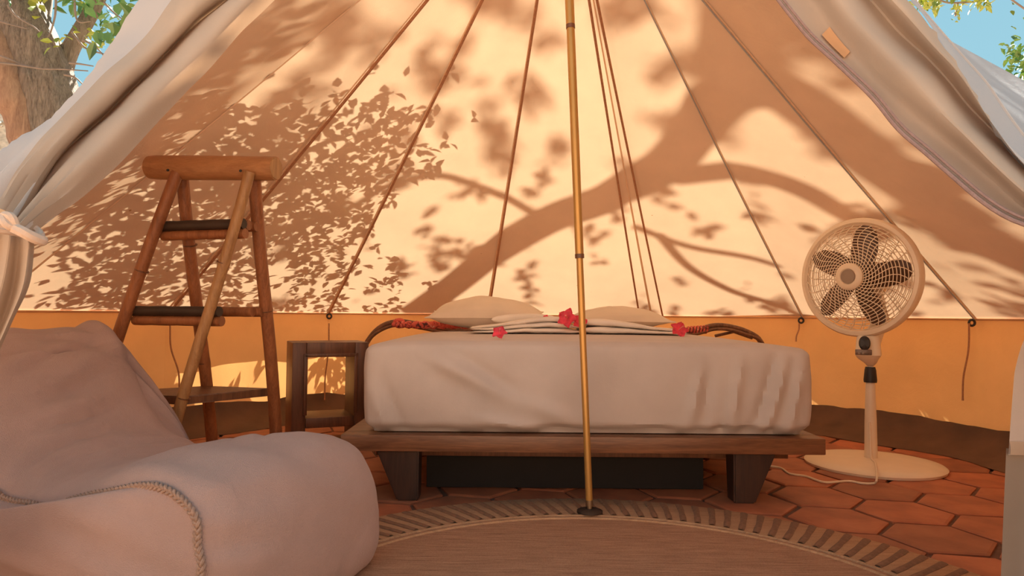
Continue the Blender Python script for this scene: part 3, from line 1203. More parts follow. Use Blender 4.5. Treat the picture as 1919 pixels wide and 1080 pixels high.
# ---- towels: folded stacks with rounded folds
def folded(pxs, ptop, d, depth, layers, label, seed, name='towel', skew=0.0, lift=None):
    """stack of soft layers; pxs=(left,right); height profile ptop(u) in pixels"""
    x0 = P(pxs[0], 610, d).x; x1 = P(pxs[1], 610, d).x
    t = thing(name, ((x0 + x1) / 2, d + depth / 2, ZM), label, 'towel', 'white towels laid out on the bed')
    for l in range(layers):
        n_, m_ = 40, 14
        rows_top = []
        for i in range(n_ + 1):
            u = i / n_
            xx = x0 + (x1 - x0) * u
            px = pxs[0] + (pxs[1] - pxs[0]) * u
            zt = P(px, ptop(u), d).z
            h0 = ZM + (zt - ZM) * l / layers
            h1 = ZM + (zt - ZM) * (l + 1) / layers
            endt = min(1, (1 - abs(2 * u - 1) ** 8)) ** 0.5
            hm = (h0 + h1) / 2; hh = (h1 - h0) / 2 * max(endt, 0.02)
            ring = []
            ins = 0.010 * l + 0.006 * math.sin(u * 9 + l * 2 + seed) + skew * u
            for j in range(m_ * 2):
                a = 2 * PI * j / (m_ * 2)
                cx_, sy_ = math.cos(a), math.sin(a)
                ex = abs(cx_) ** 0.35 * (1 if cx_ > 0 else -1)
                ey = abs(sy_) ** 0.75 * (1 if sy_ > 0 else -1)
                y = d + ins + depth / 2 + ex * (depth / 2 - 0.008 * l)
                z = hm + hh * ey + 0.004 * fbm(V((xx * 9, y * 9, l * 3 + seed)), 2)
                ring.append(V((xx + 0.006 * math.sin(j + l), y, max(z, ZM + 0.002))))
            rows_top.append(ring)
        mb = MB()
        mb.grid(rows_top, closed_u=True)
        nn = m_ * 2
        mb.f.append(tuple(range(nn)))
        mb.f.append(tuple(n_ * nn + k for k in range(nn)))
        mb.build('fold', M['towel'], t)
    return t


folded((882, 1088), lambda u: 612 - 18 * sm(0.0, 0.75, u) + 8 * sm(0.85, 1.0, u), 3.30, 0.34, 3, 'folded white towel on the bed left of the golden pole', 1)
folded((1092, 1290), lambda u: 598 + 20 * sm(0.1, 1.0, u), 3.32, 0.34, 2, 'folded white towel on the bed right of the golden pole', 4)
folded((922, 1046), lambda u: 592 - 4 * math.sin(PI * u), 3.655, 0.13, 2, 'thin white towel lying behind the left towel against the pillow', 8)


# ---- flowers
def flower(c, r, nrm, label, seed, n=5):
    rnd = random.Random(seed)
    t = thing('flower', c, label, 'flower', 'pink flowers on the towels')
    q = V(nrm).normalized().to_track_quat('Z', 'Y').to_matrix()
    for k in range(n):
        a = 2 * PI * k / n + rnd.uniform(-0.2, 0.2)
        rows = []
        for i in range(6):
            s = i / 5
            row = []
            for j in range(5):
                w_ = (j - 2) / 2
                wd = 0.46 * r * math.sin(PI * min(1, 0.12 + 0.80 * s)) ** 0.8
                rr = r * s * (1 - 0.12 * w_ * w_)
                up = r * (0.45 * s - 0.30 * s * s + 0.10 * math.sin(5 * w_ + k) * s) + 0.06 * r * w_ * w_
                p = V((rr * math.cos(a) - w_ * wd * math.sin(a), rr * math.sin(a) + w_ * wd * math.cos(a), up))
                row.append(V(c) + q @ p)
            rows.append(row)
        mb = MB(); mb.grid(rows); mb.build('petal', M['petal'], t)
    mb = MB(); mb.tube([V(c), V(c) + q @ V((0.05 * r, 0, 0.5 * r)), V(c) + q @ V((0.15 * r, 0, 0.85 * r))], [r * 0.06, r * 0.045, r * 0.07], 7)
    mb.build('stamen', M['stamen'], t)
    return t


flower(P(1064, 597, 3.27), 0.052, (-0.5, -0.9, 0.35), 'pink flower left of the pole, larger bloom of the pair at the towels', 1)
flower(P(1086, 604, 3.27), 0.042, (0.4, -0.9, 0.25), 'pink flower tucked against the golden pole beside the larger bloom', 2)
flower(P(936, 630, 2.80) + V((0, 0, 0.012)), 0.034, (-0.1, -0.75, 0.6), 'pink flower lying on the sheet before the left towel', 3)
flower(P(1272, 619, 3.26), 0.046, (0.2, -0.85, 0.5), 'pink flower on the right end of the right towel', 4)
flower(P(1023, 595, 3.60), 0.018, (-0.3, -0.6, 0.7), 'tiny red blossom on the thin towel behind the left towel', 5)

# ---- bent cane headboard with red printed cloth
hb_ = thing('headboard', (0.3, 4.47, 0), 'brown bent cane headboard with curved ends behind the mattress', 'headboard')
D0 = 4.47
for q, (dz, dd, rad) in enumerate(((0, 0, 0.017), (-0.022, -0.02, 0.011))):
    pts = [V((P(672, 690, D0).x, D0, 0.0)), P(670, 720, D0), P(672, 680, D0), P(690, 638, D0), P(715, 612, D0), P(748, 603, D0), P(790, 609, D0), P(850, 619, D0), P(960, 622, D0),
           P(1120, 622, D0), P(1250, 620, D0), P(1300, 620, D0), P(1335, 611, D0), P(1365, 612, D0), P(1400, 622, D0), P(1425, 640, D0), P(1432, 680, D0), V((P(1434, 700, D0).x, D0, 0))]
    pts = [p + V((0.004 * q, dd, dz * (1 if 3 < i < 15 else 0.3))) for i, p in enumerate(pts)]
    mb = MB(); mb.tube(cr(pts, 5), rad, 9)
    mb.build('cane_rail', M['cane'], hb_)
mb = MB()
for k in range(7):
    p = P(1288 + k * 6, 620 - k * 0.4, D0 - 0.005)
    mb.tube([p + V((0.006 * math.sin(a * PI / 5), 0.024 * math.cos(a * PI / 5), 0.024 * math.sin(a * PI / 5))) for a in range(10)], 0.007, 6, closed=True)
mb.build('cord_lashing', M['redcloth'], hb_, label='red cord lashing')
mb = MB()
p0, p1 = P(1300, 700, D0), P(1432, 700, D0)
mb.tube([P(1340, 630, D0 + 0.01), P(1375, 622, D0 + 0.01), P(1410, 634, D0 + 0.01)], 0.010, 8)
mb.build('cane_spindle', M['cane'], hb_)
# rolled red cloth along the back of the mattress
mb = MB()
pts = [P(735, 612, 4.36), P(755, 614, 4.35), P(790, 618, 4.34), P(830, 620, 4.34), P(880, 621, 4.35), P(940, 622, 4.36)]
pts = [V((p.x, p.y, max(p.z, ZM + 0.020))) for p in pts]
pc = cr(pts, 8)
mb.tube(pc, [0.014 + 0.010 * (1 - abs(2 * i / len(pc) - 1) ** 2) + 0.004 * math.sin(i * 1.9) for i in range(len(pc))], 12)
red = thing('scarf', pts[2], 'red printed cloth rolled along the mattress edge left of the plump pillow', 'cloth')
mb.build('cloth_roll', M['redcloth'], red)
mb = MB()
cc = P(748, 606, 4.40)
mb.tube([cc + V((0.028 * math.cos(a * PI / 6), 0.01 * math.sin(a), 0.020 * math.sin(a * PI / 6))) for a in range(12)], 0.014, 8, closed=True)
mb.build('knot', M['redcloth'], red)

# ================================================================== BEDSIDE FRAME TABLE
TD = 3.80
tc = P(600, 800, TD)
tb_x, tb_y = tc.x - 0.01, TD + 0.15
PHI = R_(24)
TW, TDp, THt = 0.415, 0.30, 0.0
zt_ = P(600, 642, TD).z
table = thing('side_table', (tb_x, tb_y, 0.0), 'small dark teak open frame side table between ladder and bed', 'table')
Mz = Matrix.Rotation(PHI, 3, 'Z')


def tbox(name, lx, ly, lz, sx, sy, sz, bev=0.004):
    mb = MB()
    mb.box(V((tb_x, tb_y, 0)) + Mz @ V((lx, ly, lz)), sx, sy, sz, rz=PHI, bev=bev)
    return mb.build(name, M['oak'], table)


fr = 0.075
for sx_ in (-1, 1):
    tbox('side_panel', sx_ * (TW / 2 - fr / 2), 0, zt_ / 2, fr, TDp, zt_ - 0.001, 0.005)
tbox('top', 0, 0, zt_ - fr / 2, TW - 2 * fr - 0.001, TDp, fr)
tbox('bottom_rail', 0, 0, 0.115, TW - 2 * fr - 0.001, TDp, 0.055)
# raised inner moulding on the front face
for (lx, lz, sx_, sz_) in ((0, zt_ - fr + 0.004, TW - 2 * fr + 0.03, 0.02), (-(TW / 2 - fr + 0.004), zt_ / 2 + 0.05, 0.02, zt_ - 0.22), ((TW / 2 - fr + 0.004), zt_ / 2 + 0.05, 0.02, zt_ - 0.22)):
    tbox('moulding', lx, -TDp / 2 - 0.004, lz, sx_, 0.012, sz_, 0.003)

# ================================================================== BAMBOO LADDER
lad_c = F(360, 890)
lad = thing('bamboo_ladder', (lad_c.x, lad_c.y, 0), 'bamboo step ladder shelf with a thick log on top, by the left wall', 'ladder')
lgL = P(282, 314, 2.64); lgR = P(517, 316, 2.53)
ax = (lgR - lgL).normalized()
mb = MB()
npt = 16
prof = []
for k in range(npt + 1):
    s = k / npt
    prof.append(0.0465 * (1 + 0.035 * math.exp(-((s - 0.66) / 0.02) ** 2) + 0.02 * math.sin(s * 6) - 0.05 * (k in (0, npt))))
mb.tube([lgL.lerp(lgR, k / npt) for k in range(npt + 1)], prof, 26)
log_ = mb.build('top_log', M['bamboo_log'], lad)
mb = MB(); mb.tube([lgR - ax * 0.002, lgR + ax * 0.003], [0.041, 0.040], 24)
mb.build('cut_end', M['bamboo_light'], log_)
legs_ = {
    'FL': (P(332, 322, 2.59), F(117, 922), 0.0240, 'bamboo'),
    'FR': (P(468, 322, 2.50), F(288, 939), 0.0210, 'bamboo_light'),
    'BL': (P(341, 322, 2.66), F(404, 885), 0.0245, 'bamboo'),
    'BR': (P(477, 322, 2.59), F(524, 893), 0.0250, 'bamboo'),
}
NODES = {'FL': (0.30, 0.74), 'FR': (0.27, 0.68, 0.93), 'BL': (0.22, 0.60), 'BR': (0.42, 0.85)}
for k_, (a, b, r, mt) in legs_.items():
    mb = MB()
    pts = []; rd = []
    n_ = 48
    for i in range(n_ + 1):
        s = i / n_
        pts.append(a.lerp(b, s) + V((0.004 * math.sin(s * 7 + r * 900), 0, 0)))
        nd = sum(math.exp(-((s - c) / 0.006) ** 2) for c in NODES[k_])
        rd.append(r * (0.96 + 0.16 * s * 0.5 + 0.10 * nd))
    mb.tube(pts, rd, 14)
    lo = mb.build('leg', M[mt], lad)
    mb = MB()
    for c in NODES[k_]:
        mb.tube([a.lerp(b, c - 0.0016), a.lerp(b, c + 0.0016)], r * 1.13, 12)
    mb.build('node_ring', M['oak'], lo, kind='stuff')


def at_z(k_, z):
    a, b = legs_[k_][0], legs_[k_][1]
    return a.lerp(b, (a.z - z) / (a.z - b.z))


for z, zo in ((1.052, 0.012), (0.722, 0.002)):
    fl, fr_, bl, br_ = (at_z(k_, z) for k_ in ('FL', 'FR', 'BL', 'BR'))
    e1 = (fr_ - fl).normalized() * 0.035
    e2 = (br_ - bl).normalized() * 0.035
    inn = ((bl + br_) / 2 - (fl + fr_) / 2).normalized()
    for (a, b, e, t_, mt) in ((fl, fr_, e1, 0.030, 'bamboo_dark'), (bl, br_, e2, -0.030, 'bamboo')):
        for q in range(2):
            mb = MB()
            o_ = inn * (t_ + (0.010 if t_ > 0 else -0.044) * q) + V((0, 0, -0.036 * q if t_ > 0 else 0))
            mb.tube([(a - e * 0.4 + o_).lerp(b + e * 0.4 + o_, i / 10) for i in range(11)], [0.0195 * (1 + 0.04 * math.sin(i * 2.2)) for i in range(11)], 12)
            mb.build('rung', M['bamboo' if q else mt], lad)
z = 0.385
fl, fr_, bl, br_ = (at_z(k_, z) for k_ in ('FL', 'FR', 'BL', 'BR'))
bm = bmesh.new()
cc = (fl + fr_ + bl + br_) / 4
poly = [cc + (p - cc) * 1.0 for p in (fl, fr_, br_, bl)]
v0 = [bm.verts.new(p + V((0, 0, 0.016))) for p in poly] + [bm.verts.new(p + V((0, 0, -0.016))) for p in poly]
for f in ((0, 1, 2, 3), (4, 5, 6, 7), (0, 1, 5, 4), (1, 2, 6, 5), (2, 3, 7, 6), (3, 0, 4, 7)):
    bm.faces.new([v0[i] for i in f])
bmesh.ops.bevel(bm, geom=list(bm.edges), offset=0.004, segments=2, affect='EDGES')
bm.verts.index_update()
mb = MB(); mb.add([q.co.copy() for q in bm.verts], [[q.index for q in f.verts] for f in bm.faces]); bm.free()
mb.build('shelf_board', M['oak'], lad)
mb = MB()
for p in (lgL.lerp(lgR, 0.20), lgL.lerp(lgR, 0.77)):
    mb.tube([p + V((0, -0.050, -0.020)), p + V((0, -0.054, -0.0215))], 0.005, 8)
mb.build('peg', M['dark'], log_)

# ================================================================== BEANBAG LOUNGER
BO = V((-0.72, 1.50, 0)); AX = V((-0.906, 0.423, 0)); WX = V((0.42, 0.907, 0)); BW = 0.606
bagt = thing('beanbag_chair', BO + AX * 0.6 + WX * 0.3, 'oatmeal linen beanbag lounger with braided piping in the left foreground', 'beanbag')
prof = [(-0.04, 0.012), (-0.105, 0.05), (-0.115, 0.14), (-0.10, 0.25), (-0.06, 0.322), (0.01, 0.352), (0.11, 0.352), (0.25, 0.328), (0.41, 0.285), (0.55, 0.275), (0.66, 0.292), (0.77, 0.340), (0.87, 0.425),
        (0.95, 0.520), (1.02, 0.575), (1.09, 0.625), (1.165, 0.645), (1.23, 0.625), (1.27, 0.55), (1.30, 0.45), (1.31, 0.28), (1.30, 0.12), (1.25, 0.03), (1.15, 0.006), (0.85, 0.004), (0.45, 0.004), (0.15, 0.005)]
pcl = [V((a, z, 0)) for a, z in prof]
nP = 8
loop = []
m_ = len(pcl)
for i in range(m_):
    a, b, c, d = pcl[i - 1], pcl[i], pcl[(i + 1) % m_], pcl[(i + 2) % m_]
    for k in range(nP):
        t = k / nP
        loop.append(0.5 * ((2 * b) + (c - a) * t + (2 * a - 5 * b + 4 * c - d) * t * t + (3 * b - a - 3 * c + d) * t ** 3))
nL = len(loop)
norms = []
for i in range(nL):
    t = loop[(i + 1) % nL] - loop[i - 1]
    norms.append(V((-t.y, t.x, 0)).normalized())
if norms[5 * nP].y < 0: norms = [-n for n in norms]
cen = V((0.72, 0.20, 0))


def bagp(a, z, w_):
    p = BO + AX * a + WX * w_
    return V((p.x, p.y, max(z, 0.013)))


def wrinkle(a, z, w_, i):
    d = 0.016 * fbm(V((a * 2.2, z * 2.2, w_ * 2.2)), 3) + 0.006 * fbm(V((a * 7, z * 7, w_ * 4 + 3)), 3)
    # creases where seat meets back, and soft drag lines over the seat front
    for k, (a0, sl, h, wc, ww) in enumerate(((0.72, 0.30, 0.013, 0.22, 0.16), (0.80, 0.25, 0.016, 0.30, 0.20), (0.88, 0.16, 0.017, 0.36, 0.20), (0.97, 0.30, 0.013, 0.30, 0.22), (1.06, -0.10, 0.012, 0.42, 0.16), (0.62, 0.10, 0.008, 0.40, 0.2),
                                            (1.13, 0.12, 0.010, 0.20, 0.2), (0.20, 0.45, 0.006, 0.40, 0.14), (0.10, 0.50, 0.007, 0.42, 0.14), (0.30, 0.40, 0.005, 0.35, 0.14))):
        if z < 0.24: continue
        q = a - a0 - sl * (w_ - 0.3) - 0.02 * math.sin(w_ * 11 + k)
        e_ = math.exp(-((w_ - wc) / ww) ** 2)
        d -= h * math.exp(-(q / 0.016) ** 2) * e_
        d += h * 0.6 * math.exp(-((q - 0.035) / 0.022) ** 2) * e_
    # fine puckers along the front piping
    if a < 0.25:
        d += 0.005 * math.sin(z * 75 + 2 * math.sin(w_ * 8)) * math.exp(-(w_ / 0.14) ** 2) * (1 if z > 0.03 else 0)
        d += 0.0035 * math.sin((z + w_ * 0.7) * 42) * sm(0.25, 0.33, z)
    return d


rows = []
NW = 40
for j in range(NW + 1):
    u = j / NW
    w_ = BW * u
    e = 2 * u - 1
    bulge = 0.035 * (1 - e * e)
    rnd_ = -0.030 * (abs(e) ** 10)
    row = []
    for i in range(nL):
        n = norms[i]
        p = loop[i] + n * (bulge * (0.25 if loop[i].y < 0.02 else 1.0) + rnd_)
        dd = wrinkle(p.x, p.y, w_, i)
        # back corners stand up as soft ears on the far side
        ear = 0.0
        if loop[i].x > 1.0 and loop[i].y > 0.5: ear = 0.045 * sm(0.80, 0.98, u) - 0.03 * math.sin(PI * u) ** 2 - 0.05 * (1 - sm(0.0, 0.4, u))
        p = p + n * dd + V((0, ear, 0))
        row.append(bagp(p.x, p.y, w_ + 0.16 * sm(0.85, 1.3, p.x) * (1 - u)))
    rows.append(row)
mb = MB(); mb.grid(rows, closed_u=True)
# side panels (near and far)
for side in (0, 1):
    edge_ = rows[0] if side == 0 else rows[-1]
    base_ = BO + AX * cen.x + WX * (0 if side == 0 else BW) + V((0, 0, cen.y))
    prev = edge_
    sgn = -1 if side == 0 else 1
    rws = [edge_]
    K = 14
    for k in range(1, K + 1):
        s = k / K
        bul = 0.075 * (1 - (1 - s) ** 2.2)
        r2 = []
        for i in range(nL):
            p = edge_[i].lerp(base_, s * 0.985)
            d = bul * sm(0.0, 0.12, p.z) + 0.018 * fbm(p * 2.5, 3) * s + 0.004 * math.sin(p.z * 60 + p.x * 15) * sm(0, 0.2, s) * (1 - sm(0.3, 0.8, s)) * (1 if loop[i].x < 0.4 else 0.3)
            p = p + WX * sgn * d
            p.z = max(p.z, 0.013)
            r2.append(p)
        rws.append(r2)
    mb.grid(rws, closed_u=True)
    b_ = len(mb.v)
    mb.f.append(tuple(b_ - nL + i for i in range(nL)))
cover = mb.build('cover', M['bag'], bagt)
# braided piping along the near edge: three strands
path = [rows[0][i] for i in range(nP * 0, nP * 19)]
# resample by length
acc = [0]
for i in range(1, len(path)): acc.append(acc[-1] + (path[i] - path[i - 1]).length)
tot = acc[-1]
NR = 620
samp = []
ii = 0
for k in range(NR):
    s = tot * k / (NR - 1)
    while ii < len(acc) - 2 and acc[ii + 1] < s: ii += 1
    t = (s - acc[ii]) / max(1e-9, acc[ii + 1] - acc[ii])
    samp.append(path[ii].lerp(path[ii + 1], t))
pb = MB()
for st in range(3):
    pts = []
    for k in range(0, NR):
        s = tot * k / (NR - 1)
        ph = 2 * PI * s / 0.040 + st * 2 * PI / 3
        t = (samp[min(k + 1, NR - 1)] - samp[max(k - 1, 0)]).normalized()
        b = t.cross(WX).normalized()
        pts.append(samp[k] + b * (0.0065 * math.sin(ph)) - WX * (0.004 + 0.0035 * math.sin(2 * ph)))
    pb.tube(pts, 0.0042, 6)
pb.build('piping', M['piping'], bagt, label='braided grey brown piping')

# ================================================================== PEDESTAL FAN
fb = F(1637, 873)
fan = thing('pedestal_fan', (fb.x, fb.y, 0), 'cream pedestal fan with brown blades right of the bed', 'fan')
mb = MB()
mb.lathe([(0.001, 0.040), (0.05, 0.040), (0.15, 0.036), (0.25, 0.028), (0.302, 0.020), (0.312, 0.012), (0.308, 0.0)], fb, 56)
mb.build('base', M['fan'], fan)
neck_b = V((fb.x, fb.y, 0.038))
dF = fb.y


def fz(py): return P(1632, py, dF).z


def fx(px, py): return P(px, py, dF)


p_lo = V((fb.x - 0.012, fb.y, 0.03))
p_c0 = fx(1631, 717); p_c1 = fx(1631, 688)
mb = MB(); mb.tube([p_lo, p_lo.lerp(p_c0, 0.5), p_c0], [0.030, 0.027, 0.021], 20); mb.build('pole', M['fan'], fan)
mb = MB(); mb.tube([p_c0, p_c0.lerp(p_c1, 0.15), p_c0.lerp(p_c1, 0.8), p_c1], [0.029, 0.0305, 0.026, 0.022], 20); mb.build('height_collar', M['dark'], fan, label='black collar')
hd0 = fx(1632, 678)
mb = MB(); mb.tube([p_c1, hd0], 0.013, 14); mb.build('inner_tube', M['fan'], fan)
VN = V((-0.80, -0.60, 0)).normalized()          # fan faces left of the camera
VR = V((-VN.y, VN.x, 0)).normalized()            # sideways
if VR.x < 0: VR = -VR
UP = V((0, 0, 1))
Fc = fx(1608, 520) + VN * 0.0
# control head: rounded body with sloping front
hc = fx(1627, 656)
cf = V((-0.45, -0.89, 0)).normalized(); cs = V((0.89, -0.45, 0)).normalized()
mb = MB()
secs = []
for (py, wd, dp, off) in ((629, 0.050, 0.05, 0.0), (640, 0.053, 0.055, 0.004), (655, 0.056, 0.060, 0.012), (665, 0.058, 0.066, 0.020), (672, 0.046, 0.055, 0.012), (680, 0.028, 0.034, 0.004), (686, 0.015, 0.015, 0.0)):
    c = fx(1627 + (4 if py > 676 else 0), py)
    row = []
    for k in range(28):
        a = 2 * PI * k / 28
        ex = abs(math.cos(a)) ** 0.7 * (1 if math.cos(a) > 0 else -1); ey = abs(math.sin(a)) ** 0.7 * (1 if math.sin(a) > 0 else -1)
        row.append(c + cs * ex * wd + cf * (ey * dp + off))
    secs.append(row)
mb.grid(secs, closed_u=True)
mb.f.append(tuple(range(28)))
mb.build('control_head', M['fan'], fan)
mb = MB()
kc = fx(1620, 643) + cf * 0.066
kq = (cf + V((0, 0, 0.12))).to_track_quat('Z', 'Y').to_matrix()
mb.lathe([(0.030, 0.0), (0.030, 0.014), (0.024, 0.020), (0.0005, 0.021)], kc, 26, kq, 0.85, 1.15)
mb.build('knob', M['dark'], fan, label='black oval knob')
mb = MB(); mb.box(fx(1618, 659) + cf * 0.080, 0.072, 0.010, 0.026, bev=0.003, rot=Matrix((cs, -cf, UP)).transposed()); mb.build('button_panel', M['panel'], fan)
for k in range(3):
    mb = MB(); mb.box(fx(1610 + k * 7, 661) + cf * 0.087, 0.010, 0.006, 0.008, bev=0.002, rot=Matrix((cs, -cf, UP)).transposed()); mb.build('button', M['grey_badge'], fan)
# head
FR_ = 0.292


def fp(r, a, n):
    return Fc + VR * (r * math.cos(a)) + UP * (r * math.sin(a)) + VN * n


NA = 64
mb = MB()
prof_ = [(FR_ - 0.030, 0.010), (FR_ - 0.022, 0.020), (FR_ - 0.006, 0.016), (FR_ + 0.001, 0.004), (FR_ + 0.001, -0.03), (FR_ - 0.004, -0.045), (FR_ - 0.014, -0.05), (FR_ - 0.020, -0.040), (FR_ - 0.026, -0.01), (FR_ - 0.030, 0.010)]
rows = [[fp(r, 2 * PI * k / NA, n) for k in range(NA)] for r, n in prof_]
mb.grid(rows, closed_u=True)
mb.build('rim', M['fan'], fan)


def dome(r, front=True):
    q = r / (FR_ - 0.03)
    return (0.010 + 0.075 * (1 - q ** 2.4)) if front else (-0.04 - 0.085 * (1 - q ** 2.6))


for front in (True, False):
    mb = MB()
    r0 = 0.064 if front else 0.085
    nr = 15 if front else 9
    for i in range(nr):
        r = r0 + (FR_ - 0.034 - r0) * i / (nr - 1)
        mb.tube([fp(r, 2 * PI * k / 48, dome(r, front)) for k in range(48)], 0.0021, 5, closed=True)
    ns = 36 if front else 24
    for s in range(ns):
        a0 = 2 * PI * s / ns
        pts = []
        for i in range(9):
            t = i / 8
            r = r0 + (FR_ - 0.032 - r0) * t
            pts.append(fp(r, a0 + (0.55 * math.sin(t * PI * 0.75) if front else 0), dome(r, front) + 0.002))
        mb.tube(pts, 0.0021, 5)
    mb.build('front_grille' if front else 'rear_grille', M['fan'], fan, kind='stuff')
qn = VN.to_track_quat('Z', 'Y').to_matrix()
mb = MB(); mb.lathe([(0.066, -0.012), (0.066, 0.008), (0.058, 0.016), (0.040, 0.018), (0.036, 0.014), (0.0005, 0.014)], Fc + VN * 0.085, 32, qn); hubo = mb.build('hub_cap', M['fan'], fan)
mb = MB(); mb.lathe([(0.036, 0.0), (0.034, 0.006), (0.0005, 0.007)], Fc + VN * 0.098, 28, qn); mb.build('badge', M['grey_badge'], hubo)
mb = MB(); mb.lathe([(0.045, -0.04), (0.045, 0.03), (0.030, 0.04), (0.0005, 0.042)], Fc + VN * 0.0, 24, qn); mb.build('blade_hub', M['blade'], fan)
mb = MB(); mb.lathe([(0.0005, -0.245), (0.045, -0.24), (0.075, -0.21), (0.085, -0.14), (0.085, -0.11), (0.04, -0.10)], Fc, 28, qn); mb.build('motor_housing', M['fan'], fan)
mb = MB(); mb.tube([Fc - VN * 0.15, fx(1640, 600) - VN * 0.06, fx(1632, 640)], [0.035, 0.034, 0.045], 14); mb.build('neck', M['fan'], fan)
for b_ in range(5):
    a0 = 2 * PI * b_ / 5 + 0.02
    rows = []
    for i in range(9):
        t = i / 8
        r = 0.04 + 0.215 * t
        hw = 0.030 + 0.030 * math.sin(PI * min(1, 0.15 + 0.75 * t)) - 0.022 * sm(0.85, 1.0, t)
        row = []
        for j in range(6):
            u = -1 + 2 * j / 5
            tw = (0.34 - 0.12 * t)
            x = u * hw
            aa = a0 + 0.12 * t
            row.append(Fc + (VR * math.cos(aa) + UP * math.sin(aa)) * r + (VR * -math.sin(aa) + UP * math.cos(aa)) * (x * math.cos(tw)) + VN * (x * math.sin(tw) + 0.010 * (1 - u * u)))
        rows.append(row)
    mb = MB(); mb.grid(rows); mb.build('blade', M['blade'], fan)
# mains cord: down the pole, over the base, across the tiles to the left
pts = [fx(1629, 790) + cf * 0.032, fx(1631, 820) + cf * 0.034, V((p_lo.x, p_lo.y, 0.05)) + cf * 0.05, F(1640, 868, 0.040), F(1643, 884, 0.036), F(1643, 898, 0.028), F(1638, 906, 0.007), F(1615, 906, 0.006), F(1590, 902, 0.006), F(1545, 904, 0.006),
       F(1510, 893, 0.006), F(1480, 888, 0.006), F(1462, 877, 0.006), F(1430, 872, 0.006), F(1395, 862, 0.006)]
mb = MB(); mb.tube(cr(pts, 7), 0.0048, 7); mb.build('power_cord', M['fan'], fan)

# ================================================================== TREES OUTSIDE
def leaf_verts(c, L, w_, rot):
    """folded leaf of six vertices"""
    base_ = [V((0, 0, 0)), V((w_, L * 0.35, 0.12 * L)), V((w_ * 0.7, L * 0.7, 0.08 * L)), V((0, L, -0.06 * L)), V((-w_ * 0.7, L * 0.7, 0.08 * L)), V((-w_, L * 0.35, 0.12 * L)), V((0, L * 0.5, 0.0))]
    return [rot @ b + c for b in base_]


LF = [(0, 1, 6), (1, 2, 6), (2, 3, 6), (3, 4, 6), (4, 5, 6), (5, 0, 6)]


def rnd_rot(rnd):
    return Matrix.Rotation(rnd.uniform(0, 2 * PI), 3, 'Z') @ Matrix.Rotation(rnd.uniform(-1.2, 1.2), 3, 'X') @ Matrix.Rotation(rnd.uniform(-0.8, 0.8), 3, 'Y')


class Leaves:
    def __init__(s): s.v = []; s.f = []
    def add(s, c, L, w_, rnd):
        b = len(s.v)
        s.v += leaf_verts(c, L, w_, rnd_rot(rnd))
        s.f += [tuple(i + b for i in f) for f in LF]
    def build(s, name, mat, parent):
        m = bpy.data.meshes.new(name)
        m.from_pydata([tuple(v) for v in s.v], [], s.f)
        m.update(); m.materials.append(mat)
        o = bpy.data.objects.new(name, m); link(o)
        o.parent = parent; o.location = -parent.location
        o['kind'] = 'stuff'
        return o


# ---- the shade tree behind the tent: its limbs and leaves throw the pattern on the roof
TB = V((7.3, 7.9, 0))
shade = thing('shade_tree', TB, 'broad shade tree standing behind the tent, casting shadows on the roof', 'tree')


def lift(px, py, L):
    h = canvas_hit(px, py)
    return None if h is None else h + SUN * L


def limb(pix, L0, L1, r0, r1, start=None, name='limb', end=None):
    pts = []
    for i, (x, y) in enumerate(pix):
        q = lift(x, y, L0 + (L1 - L0) * i / (len(pix) - 1))
        if q is not None: pts.append(q)
    if start: pts = [V(p) for p in start] + pts
    if end: pts += [V(p) for p in end]
    c = cr(pts, 6)
    n = len(c)
    mb = MB()
    ns = len(start) * 6 if start else 0
    rad = []
    for i in range(n):
        if i < ns: rad.append(r0 + (0.02 * (1 - i / max(1, ns))))
        else:
            t = (i - ns) / max(1, n - ns - 1)
            rad.append(r0 + (r1 - r0) * t)
    mb.tube(c, rad, 10)
    return mb.build(name, M['bark'], shade)


fork = V((7.0, 7.6, 5.6))
mb = MB(); mb.tube(cr([TB + V((0, 0, -0.1)), TB + V((-0.05, -0.1, 1.2)), TB + V((-0.12, -0.15, 3.2)), fork], 6), [0.42 - 0.009 * i for i in range(19)], 16)
mb.build('trunk', M['bark'], shade)
limb([(1905, 480), (1790, 405), (1660, 320), (1545, 225), (1450, 165), (1360, 180), (1300, 250), (1235, 318), (1140, 370), (1030, 412), (930, 470), (850, 535), (775, 588)], 6.6, 4.2, 0.13, 0.125, start=[fork, V((4.6, 7.2, 5.9))])
limb([(1400, 165), (1375, 100), (1385, 30), (1430, -50)], 6.4, 6.6, 0.15, 0.12)
limb([(1235, 440), (1290, 500), (1370, 545), (1450, 570), (1500, 592)], 4.2, 3.8, 0.034, 0.022)
limb([(1190, 425), (1290, 462), (1400, 482), (1460, 500)], 5.0, 4.6, 0.030, 0.020)
limb([(1270, 330), (1400, 325), (1500, 355), (1580, 400), (1660, 440)], 5.6, 5.0, 0.075, 0.05)
limb([(640, 400), (733, 346), (833, 330), (944, 368), (1000, 400)], 4.0, 4.4, 0.022, 0.032)
limb([(230, 560), (420, 470), (560, 420), (640, 400)], 1.8, 2.2, 0.03, 0.026)
lv = Leaves()
rnd = random.Random(11)


def blob(px, py, cx, cy, rx, ry):
    return math.exp(-(((px - cx) / rx) ** 2 + ((py - cy) / ry) ** 2))


